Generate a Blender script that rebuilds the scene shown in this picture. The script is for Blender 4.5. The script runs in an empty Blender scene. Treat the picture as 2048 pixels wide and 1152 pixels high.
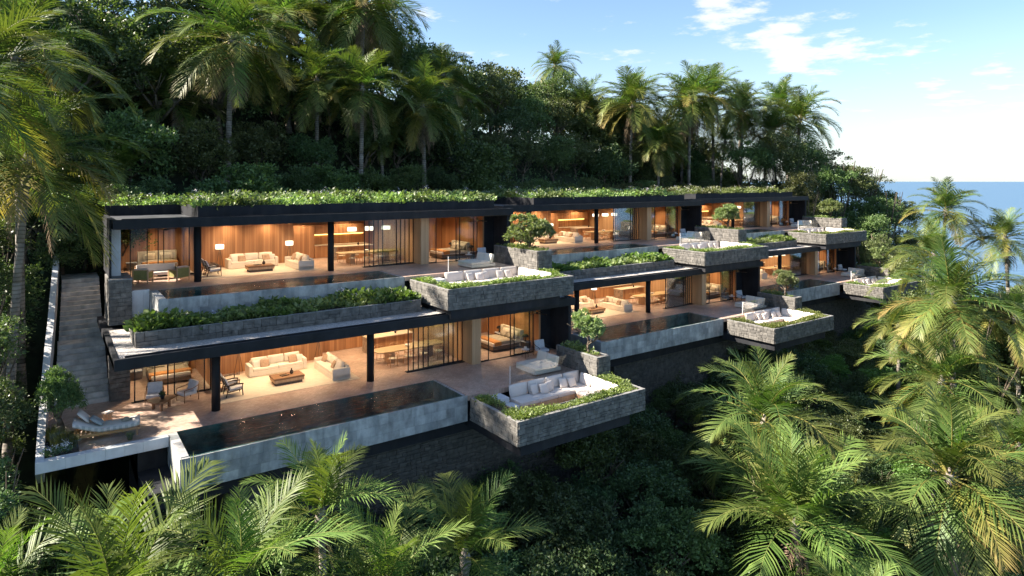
import bpy, bmesh, math, random
import numpy as np
from mathutils import Vector, Matrix, Euler
R = math.radians
random.seed(7)
rng = np.random.default_rng(7)
scene = bpy.context.scene
COL = scene.collection

# ------------------------------------------------------------------ camera, sky, sun, exposure
cam = bpy.data.cameras.new("camera")
cam.sensor_width = 36.0
cam.lens = 36.0 * 1300 / 2048
cam.shift_y = -214 / 2048
cam.clip_start = 0.3
cam.clip_end = 200000
cam_o = bpy.data.objects.new("camera", cam)
COL.objects.link(cam_o)
cam_o.location = (0, 0, 10.6)
TH = math.atan2(1826, 1300)
cam_o.rotation_euler = (R(90), 0, TH - R(90))
scene.camera = cam_o

SUN_DIR = Vector((-1.10, 0.72, 1.0)).normalized()          # towards the sun
SUN_EL = math.asin(SUN_DIR.z)
world = bpy.data.worlds.new("World")
scene.world = world
world.use_nodes = True
wt = world.node_tree
wt.nodes.clear()
def wn(t, **kw):
    n = wt.nodes.new(t)
    for k, v in kw.items(): setattr(n, k, v)
    return n
sky = wn('ShaderNodeTexSky', sky_type='NISHITA')
sky.sun_disc = False
sky.sun_elevation = SUN_EL
sky.sun_rotation = math.atan2(SUN_DIR.x, SUN_DIR.y)
sky.altitude = 50
sky.air_density = 1.0
sky.dust_density = 0.6
sky.ozone_density = 1.4
bg = wn('ShaderNodeBackground')
bg.inputs['Strength'].default_value = 0.051
wo = wn('ShaderNodeOutputWorld')
tc = wn('ShaderNodeTexCoord')
sep = wn('ShaderNodeSeparateXYZ')
wt.links.new(tc.outputs['Generated'], sep.inputs[0])
CLOUDS = [(0.798, 0.547, 0.253, 0.14, 0.15), (0.774, 0.587, 0.237, 0.08, 0.1), (0.853, 0.491, 0.18, 0.1, 0.13), (0.841, 0.513, 0.172, 0.06, 0.1), (0.875, 0.447, 0.186, 0.05, 0.1), (0.943, 0.321, 0.091, 0.13, 0.13), (0.904, 0.368, 0.217, 0.05, 0.06), (0.671, 0.699, 0.248, 0.05, 0.1), (0.914, 0.401, 0.061, 0.12, 0.06)]   # where the clouds of the day stand
# clouds: fractal noise laid on a flat layer high above (direction divided by its height)
dz = wn('ShaderNodeMath', operation='MAXIMUM'); dz.inputs[1].default_value = 0.0
wt.links.new(sep.outputs['Z'], dz.inputs[0])
dz2 = wn('ShaderNodeMath', operation='ADD'); dz2.inputs[1].default_value = 0.09
wt.links.new(dz.outputs[0], dz2.inputs[0])
cx = wn('ShaderNodeMath', operation='DIVIDE'); cy = wn('ShaderNodeMath', operation='DIVIDE')
wt.links.new(sep.outputs['X'], cx.inputs[0]); wt.links.new(dz2.outputs[0], cx.inputs[1])
wt.links.new(sep.outputs['Y'], cy.inputs[0]); wt.links.new(dz2.outputs[0], cy.inputs[1])
comb = wn('ShaderNodeCombineXYZ')
wt.links.new(cx.outputs[0], comb.inputs[0]); wt.links.new(cy.outputs[0], comb.inputs[1])
comb.inputs[2].default_value = 3.7
n1 = wn('ShaderNodeTexNoise'); n1.inputs['Scale'].default_value = 3.6; n1.inputs['Detail'].default_value = 9
n1.inputs['Roughness'].default_value = 0.6
wt.links.new(comb.outputs[0], n1.inputs['Vector'])
dens = n1.outputs['Fac']
for (dx, dy, dz_, sig, amp) in CLOUDS:
    dist = wn('ShaderNodeVectorMath', operation='DISTANCE'); dist.inputs[1].default_value = (dx, dy, dz_)
    wt.links.new(tc.outputs['Generated'], dist.inputs[0])
    fall = wn('ShaderNodeMapRange', interpolation_type='SMOOTHERSTEP'); fall.inputs['From Min'].default_value = 0; fall.inputs['From Max'].default_value = sig
    fall.inputs['To Min'].default_value = amp; fall.inputs['To Max'].default_value = 0
    wt.links.new(dist.outputs['Value'], fall.inputs['Value'])
    ad_ = wn('ShaderNodeMath', operation='ADD'); wt.links.new(dens, ad_.inputs[0]); wt.links.new(fall.outputs[0], ad_.inputs[1]); dens = ad_.outputs[0]
r1 = wn('ShaderNodeMapRange', interpolation_type='SMOOTHSTEP'); r1.inputs['From Min'].default_value = 0.60; r1.inputs['From Max'].default_value = 0.75
wt.links.new(dens, r1.inputs['Value'])
# thin bright veil that thickens towards the horizon
hz = wn('ShaderNodeMapRange'); hz.inputs['From Min'].default_value = 0.0; hz.inputs['From Max'].default_value = 0.21
hz.inputs['To Min'].default_value = 0.54; hz.inputs['To Max'].default_value = 0.0
wt.links.new(sep.outputs['Z'], hz.inputs['Value'])
veil = wn('ShaderNodeMix', data_type='RGBA'); veil.inputs['B'].default_value = (4.8, 5.15, 5.4, 1)
tint = wn('ShaderNodeMix', data_type='RGBA', blend_type='MULTIPLY'); tint.inputs['Factor'].default_value = 1.0
tint.inputs['B'].default_value = (1.06, 1.13, 1.2, 1)
wt.links.new(sky.outputs[0], tint.inputs['A'])
wt.links.new(hz.outputs[0], veil.inputs['Factor']); wt.links.new(tint.outputs['Result'], veil.inputs['A'])
cl = wn('ShaderNodeMix', data_type='RGBA'); cl.inputs['B'].default_value = (5.6, 5.7, 5.8, 1)
cs = wn('ShaderNodeMath', operation='MULTIPLY'); cs.inputs[1].default_value = 0.8
wt.links.new(r1.outputs[0], cs.inputs[0])
wt.links.new(cs.outputs[0], cl.inputs['Factor']); wt.links.new(veil.outputs['Result'], cl.inputs['A'])
wt.links.new(cl.outputs['Result'], bg.inputs['Color'])
wt.links.new(bg.outputs[0], wo.inputs[0])

sun = bpy.data.lights.new("sun", 'SUN')
sun.energy = 5.0
sun.angle = R(0.53)
sun.color = (1.0, 0.90, 0.77)
sun_o = bpy.data.objects.new("sun", sun)
COL.objects.link(sun_o)
sun_o.location = (-60, 60, 80)
sun_o.rotation_euler = SUN_DIR.to_track_quat('Z', 'Y').to_euler()
scene.view_settings.view_transform = 'Standard'
scene.view_settings.look = 'None'
scene.view_settings.exposure = 2.0
scene.view_settings.gamma = 1.0
scene.cycles.max_bounces = 8
scene.cycles.transparent_max_bounces = 16
scene.cycles.caustics_reflective = False
scene.cycles.caustics_refractive = False
scene.cycles.sample_clamp_indirect = 6.0
scene.cycles.use_denoising = True

# ------------------------------------------------------------------ materials
def mat(name, c, rough=0.6, var=0.15, scale=2.0, detail=5, stretch=(1, 1, 1), c2=None, bump=0.0, bscale=None,
        metal=0.0, objvar=0.0, spec=0.5, coat=0.0, dirt=0.0, dirtc=(0.05, 0.045, 0.035), emit=None):
    m = bpy.data.materials.new(name); m.use_nodes = True
    t = m.node_tree; nd = t.nodes; lk = t.links
    b = nd['Principled BSDF']
    b.inputs['Roughness'].default_value = rough
    b.inputs['Metallic'].default_value = metal
    b.inputs['Specular IOR Level'].default_value = spec
    if coat: b.inputs['Coat Weight'].default_value = coat
    g = nd.new('ShaderNodeNewGeometry')
    mp = nd.new('ShaderNodeMapping'); mp.inputs['Scale'].default_value = stretch
    lk.new(g.outputs['Position'], mp.inputs['Vector'])
    n = nd.new('ShaderNodeTexNoise'); n.inputs['Scale'].default_value = scale; n.inputs['Detail'].default_value = detail
    n.inputs['Roughness'].default_value = 0.62
    lk.new(mp.outputs[0], n.inputs['Vector'])
    cr = nd.new('ShaderNodeValToRGB')
    a = c2 if c2 else tuple(x * (1 - var * 1.6) for x in c)
    e = c if c2 else tuple(min(1, x * (1 + var * 1.6)) for x in c)
    cr.color_ramp.elements[0].position = 0.3; cr.color_ramp.elements[0].color = (*a, 1)
    cr.color_ramp.elements[1].position = 0.7; cr.color_ramp.elements[1].color = (*e, 1)
    lk.new(n.outputs['Fac'], cr.inputs[0])
    out = cr.outputs[0]
    if objvar:
        oi = nd.new('ShaderNodeObjectInfo')
        hs = nd.new('ShaderNodeHueSaturation')
        mr = nd.new('ShaderNodeMapRange'); mr.inputs['To Min'].default_value = 1 - objvar; mr.inputs['To Max'].default_value = 1 + objvar
        lk.new(oi.outputs['Random'], mr.inputs['Value']); lk.new(mr.outputs[0], hs.inputs['Value'])
        lk.new(out, hs.inputs['Color']); out = hs.outputs[0]
    if dirt:
        n2 = nd.new('ShaderNodeTexNoise'); n2.inputs['Scale'].default_value = 1.0; n2.inputs['Detail'].default_value = 8
        mp2 = nd.new('ShaderNodeMapping'); mp2.inputs['Scale'].default_value = (2.2, 2.2, 0.35)
        lk.new(g.outputs['Position'], mp2.inputs['Vector']); lk.new(mp2.outputs[0], n2.inputs['Vector'])
        mr2 = nd.new('ShaderNodeMapRange'); mr2.inputs['From Min'].default_value = 0.48; mr2.inputs['From Max'].default_value = 0.72
        mr2.inputs['To Max'].default_value = dirt
        lk.new(n2.outputs['Fac'], mr2.inputs['Value'])
        mx = nd.new('ShaderNodeMix'); mx.data_type = 'RGBA'; mx.inputs['B'].default_value = (*dirtc, 1)
        lk.new(mr2.outputs[0], mx.inputs['Factor']); lk.new(out, mx.inputs['A']); out = mx.outputs['Result']
    lk.new(out, b.inputs['Base Color'])
    if bump:
        nb = nd.new('ShaderNodeTexNoise'); nb.inputs['Scale'].default_value = bscale or scale * 6; nb.inputs['Detail'].default_value = 6
        lk.new(mp.outputs[0], nb.inputs['Vector'])
        bp = nd.new('ShaderNodeBump'); bp.inputs['Strength'].default_value = bump; bp.inputs['Distance'].default_value = 0.03
        lk.new(nb.outputs['Fac'], bp.inputs['Height']); lk.new(bp.outputs[0], b.inputs['Normal'])
    if emit:
        b.inputs['Emission Color'].default_value = (*emit[0], 1); b.inputs['Emission Strength'].default_value = emit[1]
    return m

def wood_mat(name, c1, c2, plank=0.14, rough=0.5, axis='XY', gap=0.5):
    """boards of even width with their own tone, grain running along the board"""
    m = bpy.data.materials.new(name); m.use_nodes = True
    t = m.node_tree; nd = t.nodes; lk = t.links; b = nd['Principled BSDF']
    b.inputs['Roughness'].default_value = rough
    g = nd.new('ShaderNodeNewGeometry'); s = nd.new('ShaderNodeSeparateXYZ'); lk.new(g.outputs['Position'], s.inputs[0])
    u = nd.new('ShaderNodeMath'); u.operation = 'ADD'
    if axis == 'XY': lk.new(s.outputs['X'], u.inputs[0]); lk.new(s.outputs['Y'], u.inputs[1])
    else: lk.new(s.outputs['Y'], u.inputs[0]); u.inputs[1].default_value = 0
    dv = nd.new('ShaderNodeMath'); dv.operation = 'DIVIDE'; dv.inputs[1].default_value = plank; lk.new(u.outputs[0], dv.inputs[0])
    fl = nd.new('ShaderNodeMath'); fl.operation = 'FLOOR'; lk.new(dv.outputs[0], fl.inputs[0])
    fr = nd.new('ShaderNodeMath'); fr.operation = 'FRACT'; lk.new(dv.outputs[0], fr.inputs[0])
    w = nd.new('ShaderNodeTexWhiteNoise'); w.noise_dimensions = '1D'; lk.new(fl.outputs[0], w.inputs['W'])
    mp = nd.new('ShaderNodeMapping')
    mp.inputs['Scale'].default_value = (14, 14, 0.8) if axis == 'XY' else (1.0, 16, 16)
    lk.new(g.outputs['Position'], mp.inputs['Vector'])
    n = nd.new('ShaderNodeTexNoise'); n.inputs['Scale'].default_value = 1; n.inputs['Detail'].default_value = 6
    lk.new(mp.outputs[0], n.inputs['Vector'])
    ad = nd.new('ShaderNodeMath'); ad.operation = 'MULTIPLY_ADD'; ad.inputs[1].default_value = 0.55
    lk.new(w.outputs['Value'], ad.inputs[0])
    h = nd.new('ShaderNodeMath'); h.operation = 'MULTIPLY'; h.inputs[1].default_value = 0.5; lk.new(n.outputs['Fac'], h.inputs[0])
    lk.new(h.outputs[0], ad.inputs[2])
    cr = nd.new('ShaderNodeValToRGB'); cr.color_ramp.elements[0].color = (*c1, 1); cr.color_ramp.elements[1].color = (*c2, 1)
    cr.color_ramp.elements[0].position = 0.15; cr.color_ramp.elements[1].position = 0.9
    lk.new(ad.outputs[0], cr.inputs[0])
    # joint
    lt = nd.new('ShaderNodeMath'); lt.operation = 'LESS_THAN'; lt.inputs[1].default_value = 0.06; lk.new(fr.outputs[0], lt.inputs[0])
    mu = nd.new('ShaderNodeMath'); mu.operation = 'MULTIPLY'; mu.inputs[1].default_value = gap; lk.new(lt.outputs[0], mu.inputs[0])
    mx = nd.new('ShaderNodeMix'); mx.data_type = 'RGBA'; mx.inputs['B'].default_value = (0.04, 0.02, 0.01, 1)
    lk.new(mu.outputs[0], mx.inputs['Factor']); lk.new(cr.outputs[0], mx.inputs['A'])
    lk.new(mx.outputs['Result'], b.inputs['Base Color'])
    bp = nd.new('ShaderNodeBump'); bp.inputs['Strength'].default_value = 0.25; bp.inputs['Distance'].default_value = 0.01; bp.invert = True
    lk.new(lt.outputs[0], bp.inputs['Height']); lk.new(bp.outputs[0], b.inputs['Normal'])
    return m

def leaf_mat(name, dark, light, trans=0.35, rough=0.45, tipc=None, spec=0.35, hue=0.03):
    """leaf colour differs leaf by leaf (each leaf is an island); part of the light passes through"""
    m = bpy.data.materials.new(name); m.use_nodes = True
    t = m.node_tree; nd = t.nodes; lk = t.links; b = nd['Principled BSDF']; o = nd['Material Output']
    b.inputs['Roughness'].default_value = rough; b.inputs['Specular IOR Level'].default_value = spec
    g = nd.new('ShaderNodeNewGeometry')
    n = nd.new('ShaderNodeTexNoise'); n.inputs['Scale'].default_value = 0.8; n.inputs['Detail'].default_value = 3
    lk.new(g.outputs['Position'], n.inputs['Vector'])
    a = nd.new('ShaderNodeMath'); a.operation = 'MULTIPLY_ADD'; a.inputs[1].default_value = 0.6
    lk.new(g.outputs['Random Per Island'], a.inputs[0])
    h = nd.new('ShaderNodeMath'); h.operation = 'MULTIPLY'; h.inputs[1].default_value = 0.5; lk.new(n.outputs['Fac'], h.inputs[0])
    lk.new(h.outputs[0], a.inputs[2])
    cr = nd.new('ShaderNodeValToRGB'); cr.color_ramp.elements[0].color = (*dark, 1); cr.color_ramp.elements[1].color = (*light, 1)
    cr.color_ramp.elements[0].position = 0.2; cr.color_ramp.elements[1].position = 0.85
    lk.new(a.outputs[0], cr.inputs[0]); out = cr.outputs[0]
    oi = nd.new('ShaderNodeObjectInfo'); hs = nd.new('ShaderNodeHueSaturation')
    mr = nd.new('ShaderNodeMapRange'); mr.inputs['To Min'].default_value = 0.72; mr.inputs['To Max'].default_value = 1.3
    mh = nd.new('ShaderNodeMapRange'); mh.inputs['To Min'].default_value = 0.5 - hue; mh.inputs['To Max'].default_value = 0.5 + hue * 0.6
    lk.new(oi.outputs['Random'], mr.inputs['Value']); lk.new(mr.outputs[0], hs.inputs['Value'])
    lk.new(oi.outputs['Random'], mh.inputs['Value']); lk.new(mh.outputs[0], hs.inputs['Hue'])
    lk.new(out, hs.inputs['Color']); out = hs.outputs[0]
    if tipc:
        at = nd.new('ShaderNodeAttribute'); at.attribute_name = 'tip'
        mx = nd.new('ShaderNodeMix'); mx.data_type = 'RGBA'; mx.inputs['B'].default_value = (*tipc, 1)
        lk.new(at.outputs['Fac'], mx.inputs['Factor']); lk.new(out, mx.inputs['A']); out = mx.outputs['Result']
    lk.new(out, b.inputs['Base Color'])
    tr = nd.new('ShaderNodeBsdfTranslucent')
    br = nd.new('ShaderNodeMix'); br.data_type = 'RGBA'; br.blend_type = 'MULTIPLY'; br.inputs['Factor'].default_value = 1
    br.inputs['B'].default_value = (1.3, 1.45, 0.55, 1)
    lk.new(out, br.inputs['A']); lk.new(br.outputs['Result'], tr.inputs['Color'])
    ms = nd.new('ShaderNodeMixShader'); ms.inputs[0].default_value = trans
    lk.new(b.outputs[0], ms.inputs[1]); lk.new(tr.outputs[0], ms.inputs[2]); lk.new(ms.outputs[0], o.inputs[0])
    return m

M = {}
M['timber'] = wood_mat('timber_boards', (0.26, 0.115, 0.045), (0.50, 0.255, 0.115), 0.15)
M['timber_pale'] = wood_mat('pale_timber', (0.42, 0.25, 0.13), (0.58, 0.38, 0.22), 0.11, gap=0.35)
M['oak'] = wood_mat('oak_table', (0.40, 0.27, 0.13), (0.55, 0.39, 0.20), 0.2, axis='Y', gap=0.2)
M['walnut'] = wood_mat('walnut', (0.13, 0.06, 0.025), (0.26, 0.13, 0.06), 0.2, axis='Y', gap=0.2)
M['teak'] = wood_mat('teak', (0.36, 0.17, 0.06), (0.52, 0.27, 0.11), 0.08, axis='Y', gap=0.2)
M['slats'] = mat('slat_wood', (0.42, 0.23, 0.11), 0.5, 0.2, 6)
M['black'] = mat('black_steel', (0.013, 0.014, 0.017), 0.65, 0.25, 1.2, detail=8, spec=0.25, dirt=0.35, dirtc=(0.035, 0.034, 0.032))
M['charcoal'] = mat('charcoal_render', (0.018, 0.019, 0.023), 0.7, 0.25, 0.8, detail=8, spec=0.2, dirt=0.4, dirtc=(0.045, 0.043, 0.040), bump=0.1)
M['darkroof'] = mat('roof_membrane', (0.055, 0.058, 0.065), 0.5, 0.3, 1.2, bump=0.2)
M['concrete'] = mat('board_marked_concrete', (0.36, 0.355, 0.34), 0.7, 0.26, 2.0, detail=10, stretch=(1, 1, .7), objvar=0.20, bump=0.2, dirt=0.6, dirtc=(0.13, 0.15, 0.16))
M['paleconc'] = mat('pale_concrete', (0.56, 0.56, 0.56), 0.65, 0.08, 1.6, detail=8, objvar=0.06, bump=0.08, dirt=0.25, dirtc=(0.25, 0.25, 0.25))
M['stepstone'] = mat('step_stone', (0.52, 0.50, 0.47), 0.75, 0.18, 2.2, detail=8, objvar=0.12, bump=0.2, dirt=0.5, dirtc=(0.12, 0.12, 0.11))
M['stone'] = mat('dark_stone', (0.122, 0.114, 0.102), 0.8, 0.34, 3.5, detail=9, objvar=0.20, bump=0.5, bscale=14, dirt=0.5, dirtc=(0.05, 0.05, 0.048))
M['mortar'] = mat('mortar', (0.075, 0.071, 0.064), 0.9, 0.2, 5, bump=0.3)
M['stonecap'] = mat('stone_cap', (0.20, 0.195, 0.185), 0.75, 0.25, 4, detail=8, bump=0.3, dirt=0.4)
M['soil'] = mat('soil', (0.035, 0.025, 0.016), 0.95, 0.4, 3, bump=0.5)
M['jungle'] = mat('jungle_floor', (0.018, 0.028, 0.010), 0.95, 0.5, 0.8, detail=8, bump=0.8)
M['cream'] = mat('cream_fabric', (0.66, 0.59, 0.50), 0.9, 0.04, 3, bump=0.15, bscale=60)
M['white'] = mat('white_fabric', (0.62, 0.555, 0.50), 0.9, 0.03, 3, bump=0.15, bscale=40)
M['tan'] = mat('tan_fabric', (0.36, 0.24, 0.16), 0.9, 0.12, 8, bump=0.2, bscale=60)
M['taupe'] = mat('taupe_fabric', (0.30, 0.25, 0.18), 0.9, 0.12, 6, bump=0.2, bscale=50)
M['linen'] = mat('linen_fabric', (0.55, 0.48, 0.36), 0.9, 0.08, 4, bump=0.2, bscale=50)
M['rust'] = mat('rust_blanket', (0.42, 0.18, 0.05), 0.9, 0.15, 8, bump=0.2, bscale=60)
M['greyfab'] = mat('grey_fabric', (0.30, 0.33, 0.33), 0.9, 0.12, 7, bump=0.3, bscale=60)
M['stripe'] = mat('ticking_stripe', (0.42, 0.39, 0.35), 0.9, 0.05, 3)
M['lightgrey'] = mat('light_grey_fabric', (0.52, 0.52, 0.54), 0.9, 0.08, 7, bump=0.2, bscale=60)
M['olive'] = mat('olive_panel', (0.24, 0.22, 0.07), 0.8, 0.1, 5)
M['rug'] = mat('rug_pile', (0.62, 0.53, 0.42), 0.95, 0.05, 4, bump=0.3, bscale=80)
M['darkwood'] = mat('dark_wood', (0.06, 0.035, 0.02), 0.45, 0.2, 6)
M['bedbase'] = mat('bed_base', (0.14, 0.095, 0.065), 0.8, 0.1, 6)
M['ceramic'] = mat('ceramic', (0.7, 0.66, 0.6), 0.35, 0.03, 4)
M['darkglass'] = mat('dark_vase', (0.05, 0.035, 0.03), 0.2, 0.1, 4)
M['brass'] = mat('bronze', (0.35, 0.22, 0.10), 0.35, 0.1, 4, metal=0.8)
M['marble'] = mat('island_stone', (0.34, 0.26, 0.19), 0.4, 0.35, 3.5, detail=10, bump=0.1)
M['counter'] = mat('counter_top', (0.50, 0.42, 0.32), 0.35, 0.1, 3)
M['shade'] = mat('lamp_shade', (0.85, 0.8, 0.7), 0.8, 0.02, 4, emit=((1.0, 0.86, 0.66), 0.6))
M['led'] = mat('led_strip', (0.9, 0.8, 0.5), 0.8, 0.0, 4, emit=((1.0, 0.62, 0.16), 1.3))
M['bulb'] = mat('downlight', (0.9, 0.85, 0.7), 0.8, 0.0, 4, emit=((1.0, 0.8, 0.5), 3.0))
M['bark'] = mat('bark', (0.10, 0.078, 0.055), 0.9, 0.35, 5, stretch=(1, 1, 0.3), bump=0.6, bscale=20)
M['plaster'] = mat('ceiling_plaster', (0.17, 0.11, 0.07), 0.7, 0.1, 2)
M['petal'] = mat('petals', (0.62, 0.58, 0.72), 0.7, 0.15, 20)
M['petalw'] = mat('white_petals', (0.8, 0.78, 0.74), 0.7, 0.08, 20)

def palm_trunk_mat():
    m = mat('palm_trunk', (0.20, 0.175, 0.145), 0.85, 0.25, 3, detail=8, objvar=0.2, bump=0.4, bscale=12)
    t = m.node_tree; nd = t.nodes; lk = t.links; b = nd['Principled BSDF']
    g = nd.new('ShaderNodeNewGeometry'); w = nd.new('ShaderNodeTexWave'); w.bands_direction = 'Z'
    w.inputs['Scale'].default_value = 1.6; w.inputs['Distortion'].default_value = 2.0; w.inputs['Detail'].default_value = 2
    lk.new(g.outputs['Position'], w.inputs['Vector'])
    src = b.inputs['Base Color'].links[0].from_socket
    mx = nd.new('ShaderNodeMix'); mx.data_type = 'RGBA'; mx.blend_type = 'MULTIPLY'
    mx.inputs['B'].default_value = (0.55, 0.52, 0.5, 1)
    mr = nd.new('ShaderNodeMapRange'); mr.inputs['From Min'].default_value = 0.6; mr.inputs['From Max'].default_value = 1.0
    lk.new(w.outputs['Fac'], mr.inputs['Value']); lk.new(mr.outputs[0], mx.inputs['Factor'])
    lk.new(src, mx.inputs['A']); lk.new(mx.outputs['Result'], b.inputs['Base Color'])
    return m
M['palmtrunk'] = palm_trunk_mat()

M['leaf_jungle'] = leaf_mat('jungle_leaves', (0.042, 0.074, 0.026), (0.130, 0.180, 0.060), 0.25)
M['leaf_olive'] = leaf_mat('olive_leaves', (0.048, 0.066, 0.024), (0.135, 0.160, 0.060), 0.25)
M['leaf_bright'] = leaf_mat('bright_leaves', (0.06, 0.12, 0.03), (0.16, 0.26, 0.07), 0.35)
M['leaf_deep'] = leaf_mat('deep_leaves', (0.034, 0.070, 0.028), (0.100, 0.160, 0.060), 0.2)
M['leaf_hedge'] = leaf_mat('hedge_leaves', (0.08, 0.125, 0.03), (0.23, 0.28, 0.09), 0.3)
M['leaf_bed'] = leaf_mat('bed_leaves', (0.075, 0.13, 0.04), (0.26, 0.33, 0.13), 0.3)
M['leaf_tree'] = leaf_mat('planter_tree_leaves', (0.08, 0.13, 0.045), (0.27, 0.33, 0.15), 0.3)
M['grass'] = leaf_mat('tuft_grass', (0.05, 0.07, 0.02), (0.16, 0.17, 0.06), 0.3)
M['frond'] = leaf_mat('palm_frond', (0.042, 0.088, 0.020), (0.112, 0.172, 0.042), 0.28, 0.5, tipc=(0.24, 0.20, 0.05), spec=0.35)
M['frond_young'] = leaf_mat('young_frond', (0.055, 0.105, 0.022), (0.145, 0.210, 0.050), 0.34, 0.5, tipc=(0.26, 0.26, 0.08), spec=0.3)
M['frond_old'] = leaf_mat('yellow_frond', (0.10, 0.115, 0.022), (0.23, 0.225, 0.05), 0.35, 0.5, tipc=(0.36, 0.25, 0.10), spec=0.25)
M['frond_dead'] = leaf_mat('dead_frond', (0.13, 0.09, 0.06), (0.27, 0.20, 0.14), 0.15, 0.8, tipc=(0.22, 0.15, 0.1), spec=0.1)

def floor_mat():
    m = bpy.data.materials.new('herringbone_pavers'); m.use_nodes = True
    t = m.node_tree; nd = t.nodes; lk = t.links; b = nd['Principled BSDF']; b.inputs['Roughness'].default_value = 0.42
    g = nd.new('ShaderNodeNewGeometry'); mp = nd.new('ShaderNodeMapping'); mp.inputs['Rotation'].default_value = (0, 0, R(45))
    mp.inputs['Scale'].default_value = (1, 1, 1)
    lk.new(g.outputs['Position'], mp.inputs['Vector'])
    outs = []
    for rot, (w, h) in ((45, (0.30, 0.10)), (135, (0.30, 0.10))):
        mpp = nd.new('ShaderNodeMapping'); mpp.inputs['Rotation'].default_value = (0, 0, R(rot)); lk.new(g.outputs['Position'], mpp.inputs['Vector'])
        br = nd.new('ShaderNodeTexBrick'); lk.new(mpp.outputs[0], br.inputs['Vector'])
        br.inputs['Scale'].default_value = 1.0; br.inputs['Brick Width'].default_value = w; br.inputs['Row Height'].default_value = h
        br.inputs['Mortar Size'].default_value = 0.006; br.inputs['Bias'].default_value = 0
        br.inputs['Color1'].default_value = (0.52, 0.375, 0.295, 1); br.inputs['Color2'].default_value = (0.40, 0.265, 0.20, 1)
        br.inputs['Mortar'].default_value = (0.30, 0.22, 0.175, 1)
        outs.append(br)
    ck = nd.new('ShaderNodeTexChecker'); ck.inputs['Scale'].default_value = 2.36; lk.new(mp.outputs[0], ck.inputs['Vector'])
    mx = nd.new('ShaderNodeMix'); mx.data_type = 'RGBA'
    lk.new(ck.outputs['Fac'], mx.inputs['Factor']); lk.new(outs[0].outputs['Color'], mx.inputs['A']); lk.new(outs[1].outputs['Color'], mx.inputs['B'])
    n = nd.new('ShaderNodeTexNoise'); n.inputs['Scale'].default_value = 0.9; n.inputs['Detail'].default_value = 8; lk.new(g.outputs['Position'], n.inputs['Vector'])
    mr = nd.new('ShaderNodeMapRange'); mr.inputs['From Min'].default_value = .3; mr.inputs['From Max'].default_value = .7
    mr.inputs['To Min'].default_value = 0.8; mr.inputs['To Max'].default_value = 1.2; lk.new(n.outputs['Fac'], mr.inputs['Value'])
    hs = nd.new('ShaderNodeHueSaturation'); lk.new(mr.outputs[0], hs.inputs['Value']); lk.new(mx.outputs['Result'], hs.inputs['Color'])
    lk.new(hs.outputs[0], b.inputs['Base Color'])
    return m
M['floor'] = floor_mat()

def gravel_mat():
    m = bpy.data.materials.new('roof_gravel'); m.use_nodes = True
    t = m.node_tree; nd = t.nodes; lk = t.links; b = nd['Principled BSDF']; b.inputs['Roughness'].default_value = 0.9
    g = nd.new('ShaderNodeNewGeometry'); v = nd.new('ShaderNodeTexVoronoi'); v.inputs['Scale'].default_value = 22; lk.new(g.outputs['Position'], v.inputs['Vector'])
    cr = nd.new('ShaderNodeValToRGB'); cr.color_ramp.elements[0].color = (0.26, 0.235, 0.215, 1); cr.color_ramp.elements[1].color = (0.56, 0.52, 0.48, 1)
    sp = nd.new('ShaderNodeSeparateColor'); lk.new(v.outputs['Color'], sp.inputs[0]); lk.new(sp.outputs[0], cr.inputs[0]); lk.new(cr.outputs[0], b.inputs['Base Color'])
    bp = nd.new('ShaderNodeBump'); bp.inputs['Strength'].default_value = 1.0; bp.inputs['Distance'].default_value = 0.04; bp.invert = True
    lk.new(v.outputs['Distance'], bp.inputs['Height']); lk.new(bp.outputs[0], b.inputs['Normal'])
    return m
M['gravel'] = gravel_mat()

def glass_mat(name, tint=(0.93, 0.95, 0.95), ior=1.5, boost=0.0):
    m = bpy.data.materials.new(name); m.use_nodes = True
    t = m.node_tree; nd = t.nodes; lk = t.links; nd.clear()
    o = nd.new('ShaderNodeOutputMaterial'); tr = nd.new('ShaderNodeBsdfTransparent'); tr.inputs[0].default_value = (*tint, 1)
    gl = nd.new('ShaderNodeBsdfGlossy'); gl.inputs['Roughness'].default_value = 0.01
    fr = nd.new('ShaderNodeFresnel'); fr.inputs['IOR'].default_value = ior
    ad = nd.new('ShaderNodeMath'); ad.operation = 'MULTIPLY_ADD'; ad.inputs[1].default_value = 0.45; ad.inputs[2].default_value = boost; lk.new(fr.outputs[0], ad.inputs[0])
    ms = nd.new('ShaderNodeMixShader'); lk.new(ad.outputs[0], ms.inputs[0]); lk.new(tr.outputs[0], ms.inputs[1]); lk.new(gl.outputs[0], ms.inputs[2])
    lk.new(ms.outputs[0], o.inputs[0])
    return m
M['glass'] = glass_mat('window_glass')
M['railglass'] = glass_mat('railing_glass', (0.95, 0.97, 0.97), 1.45)

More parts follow.
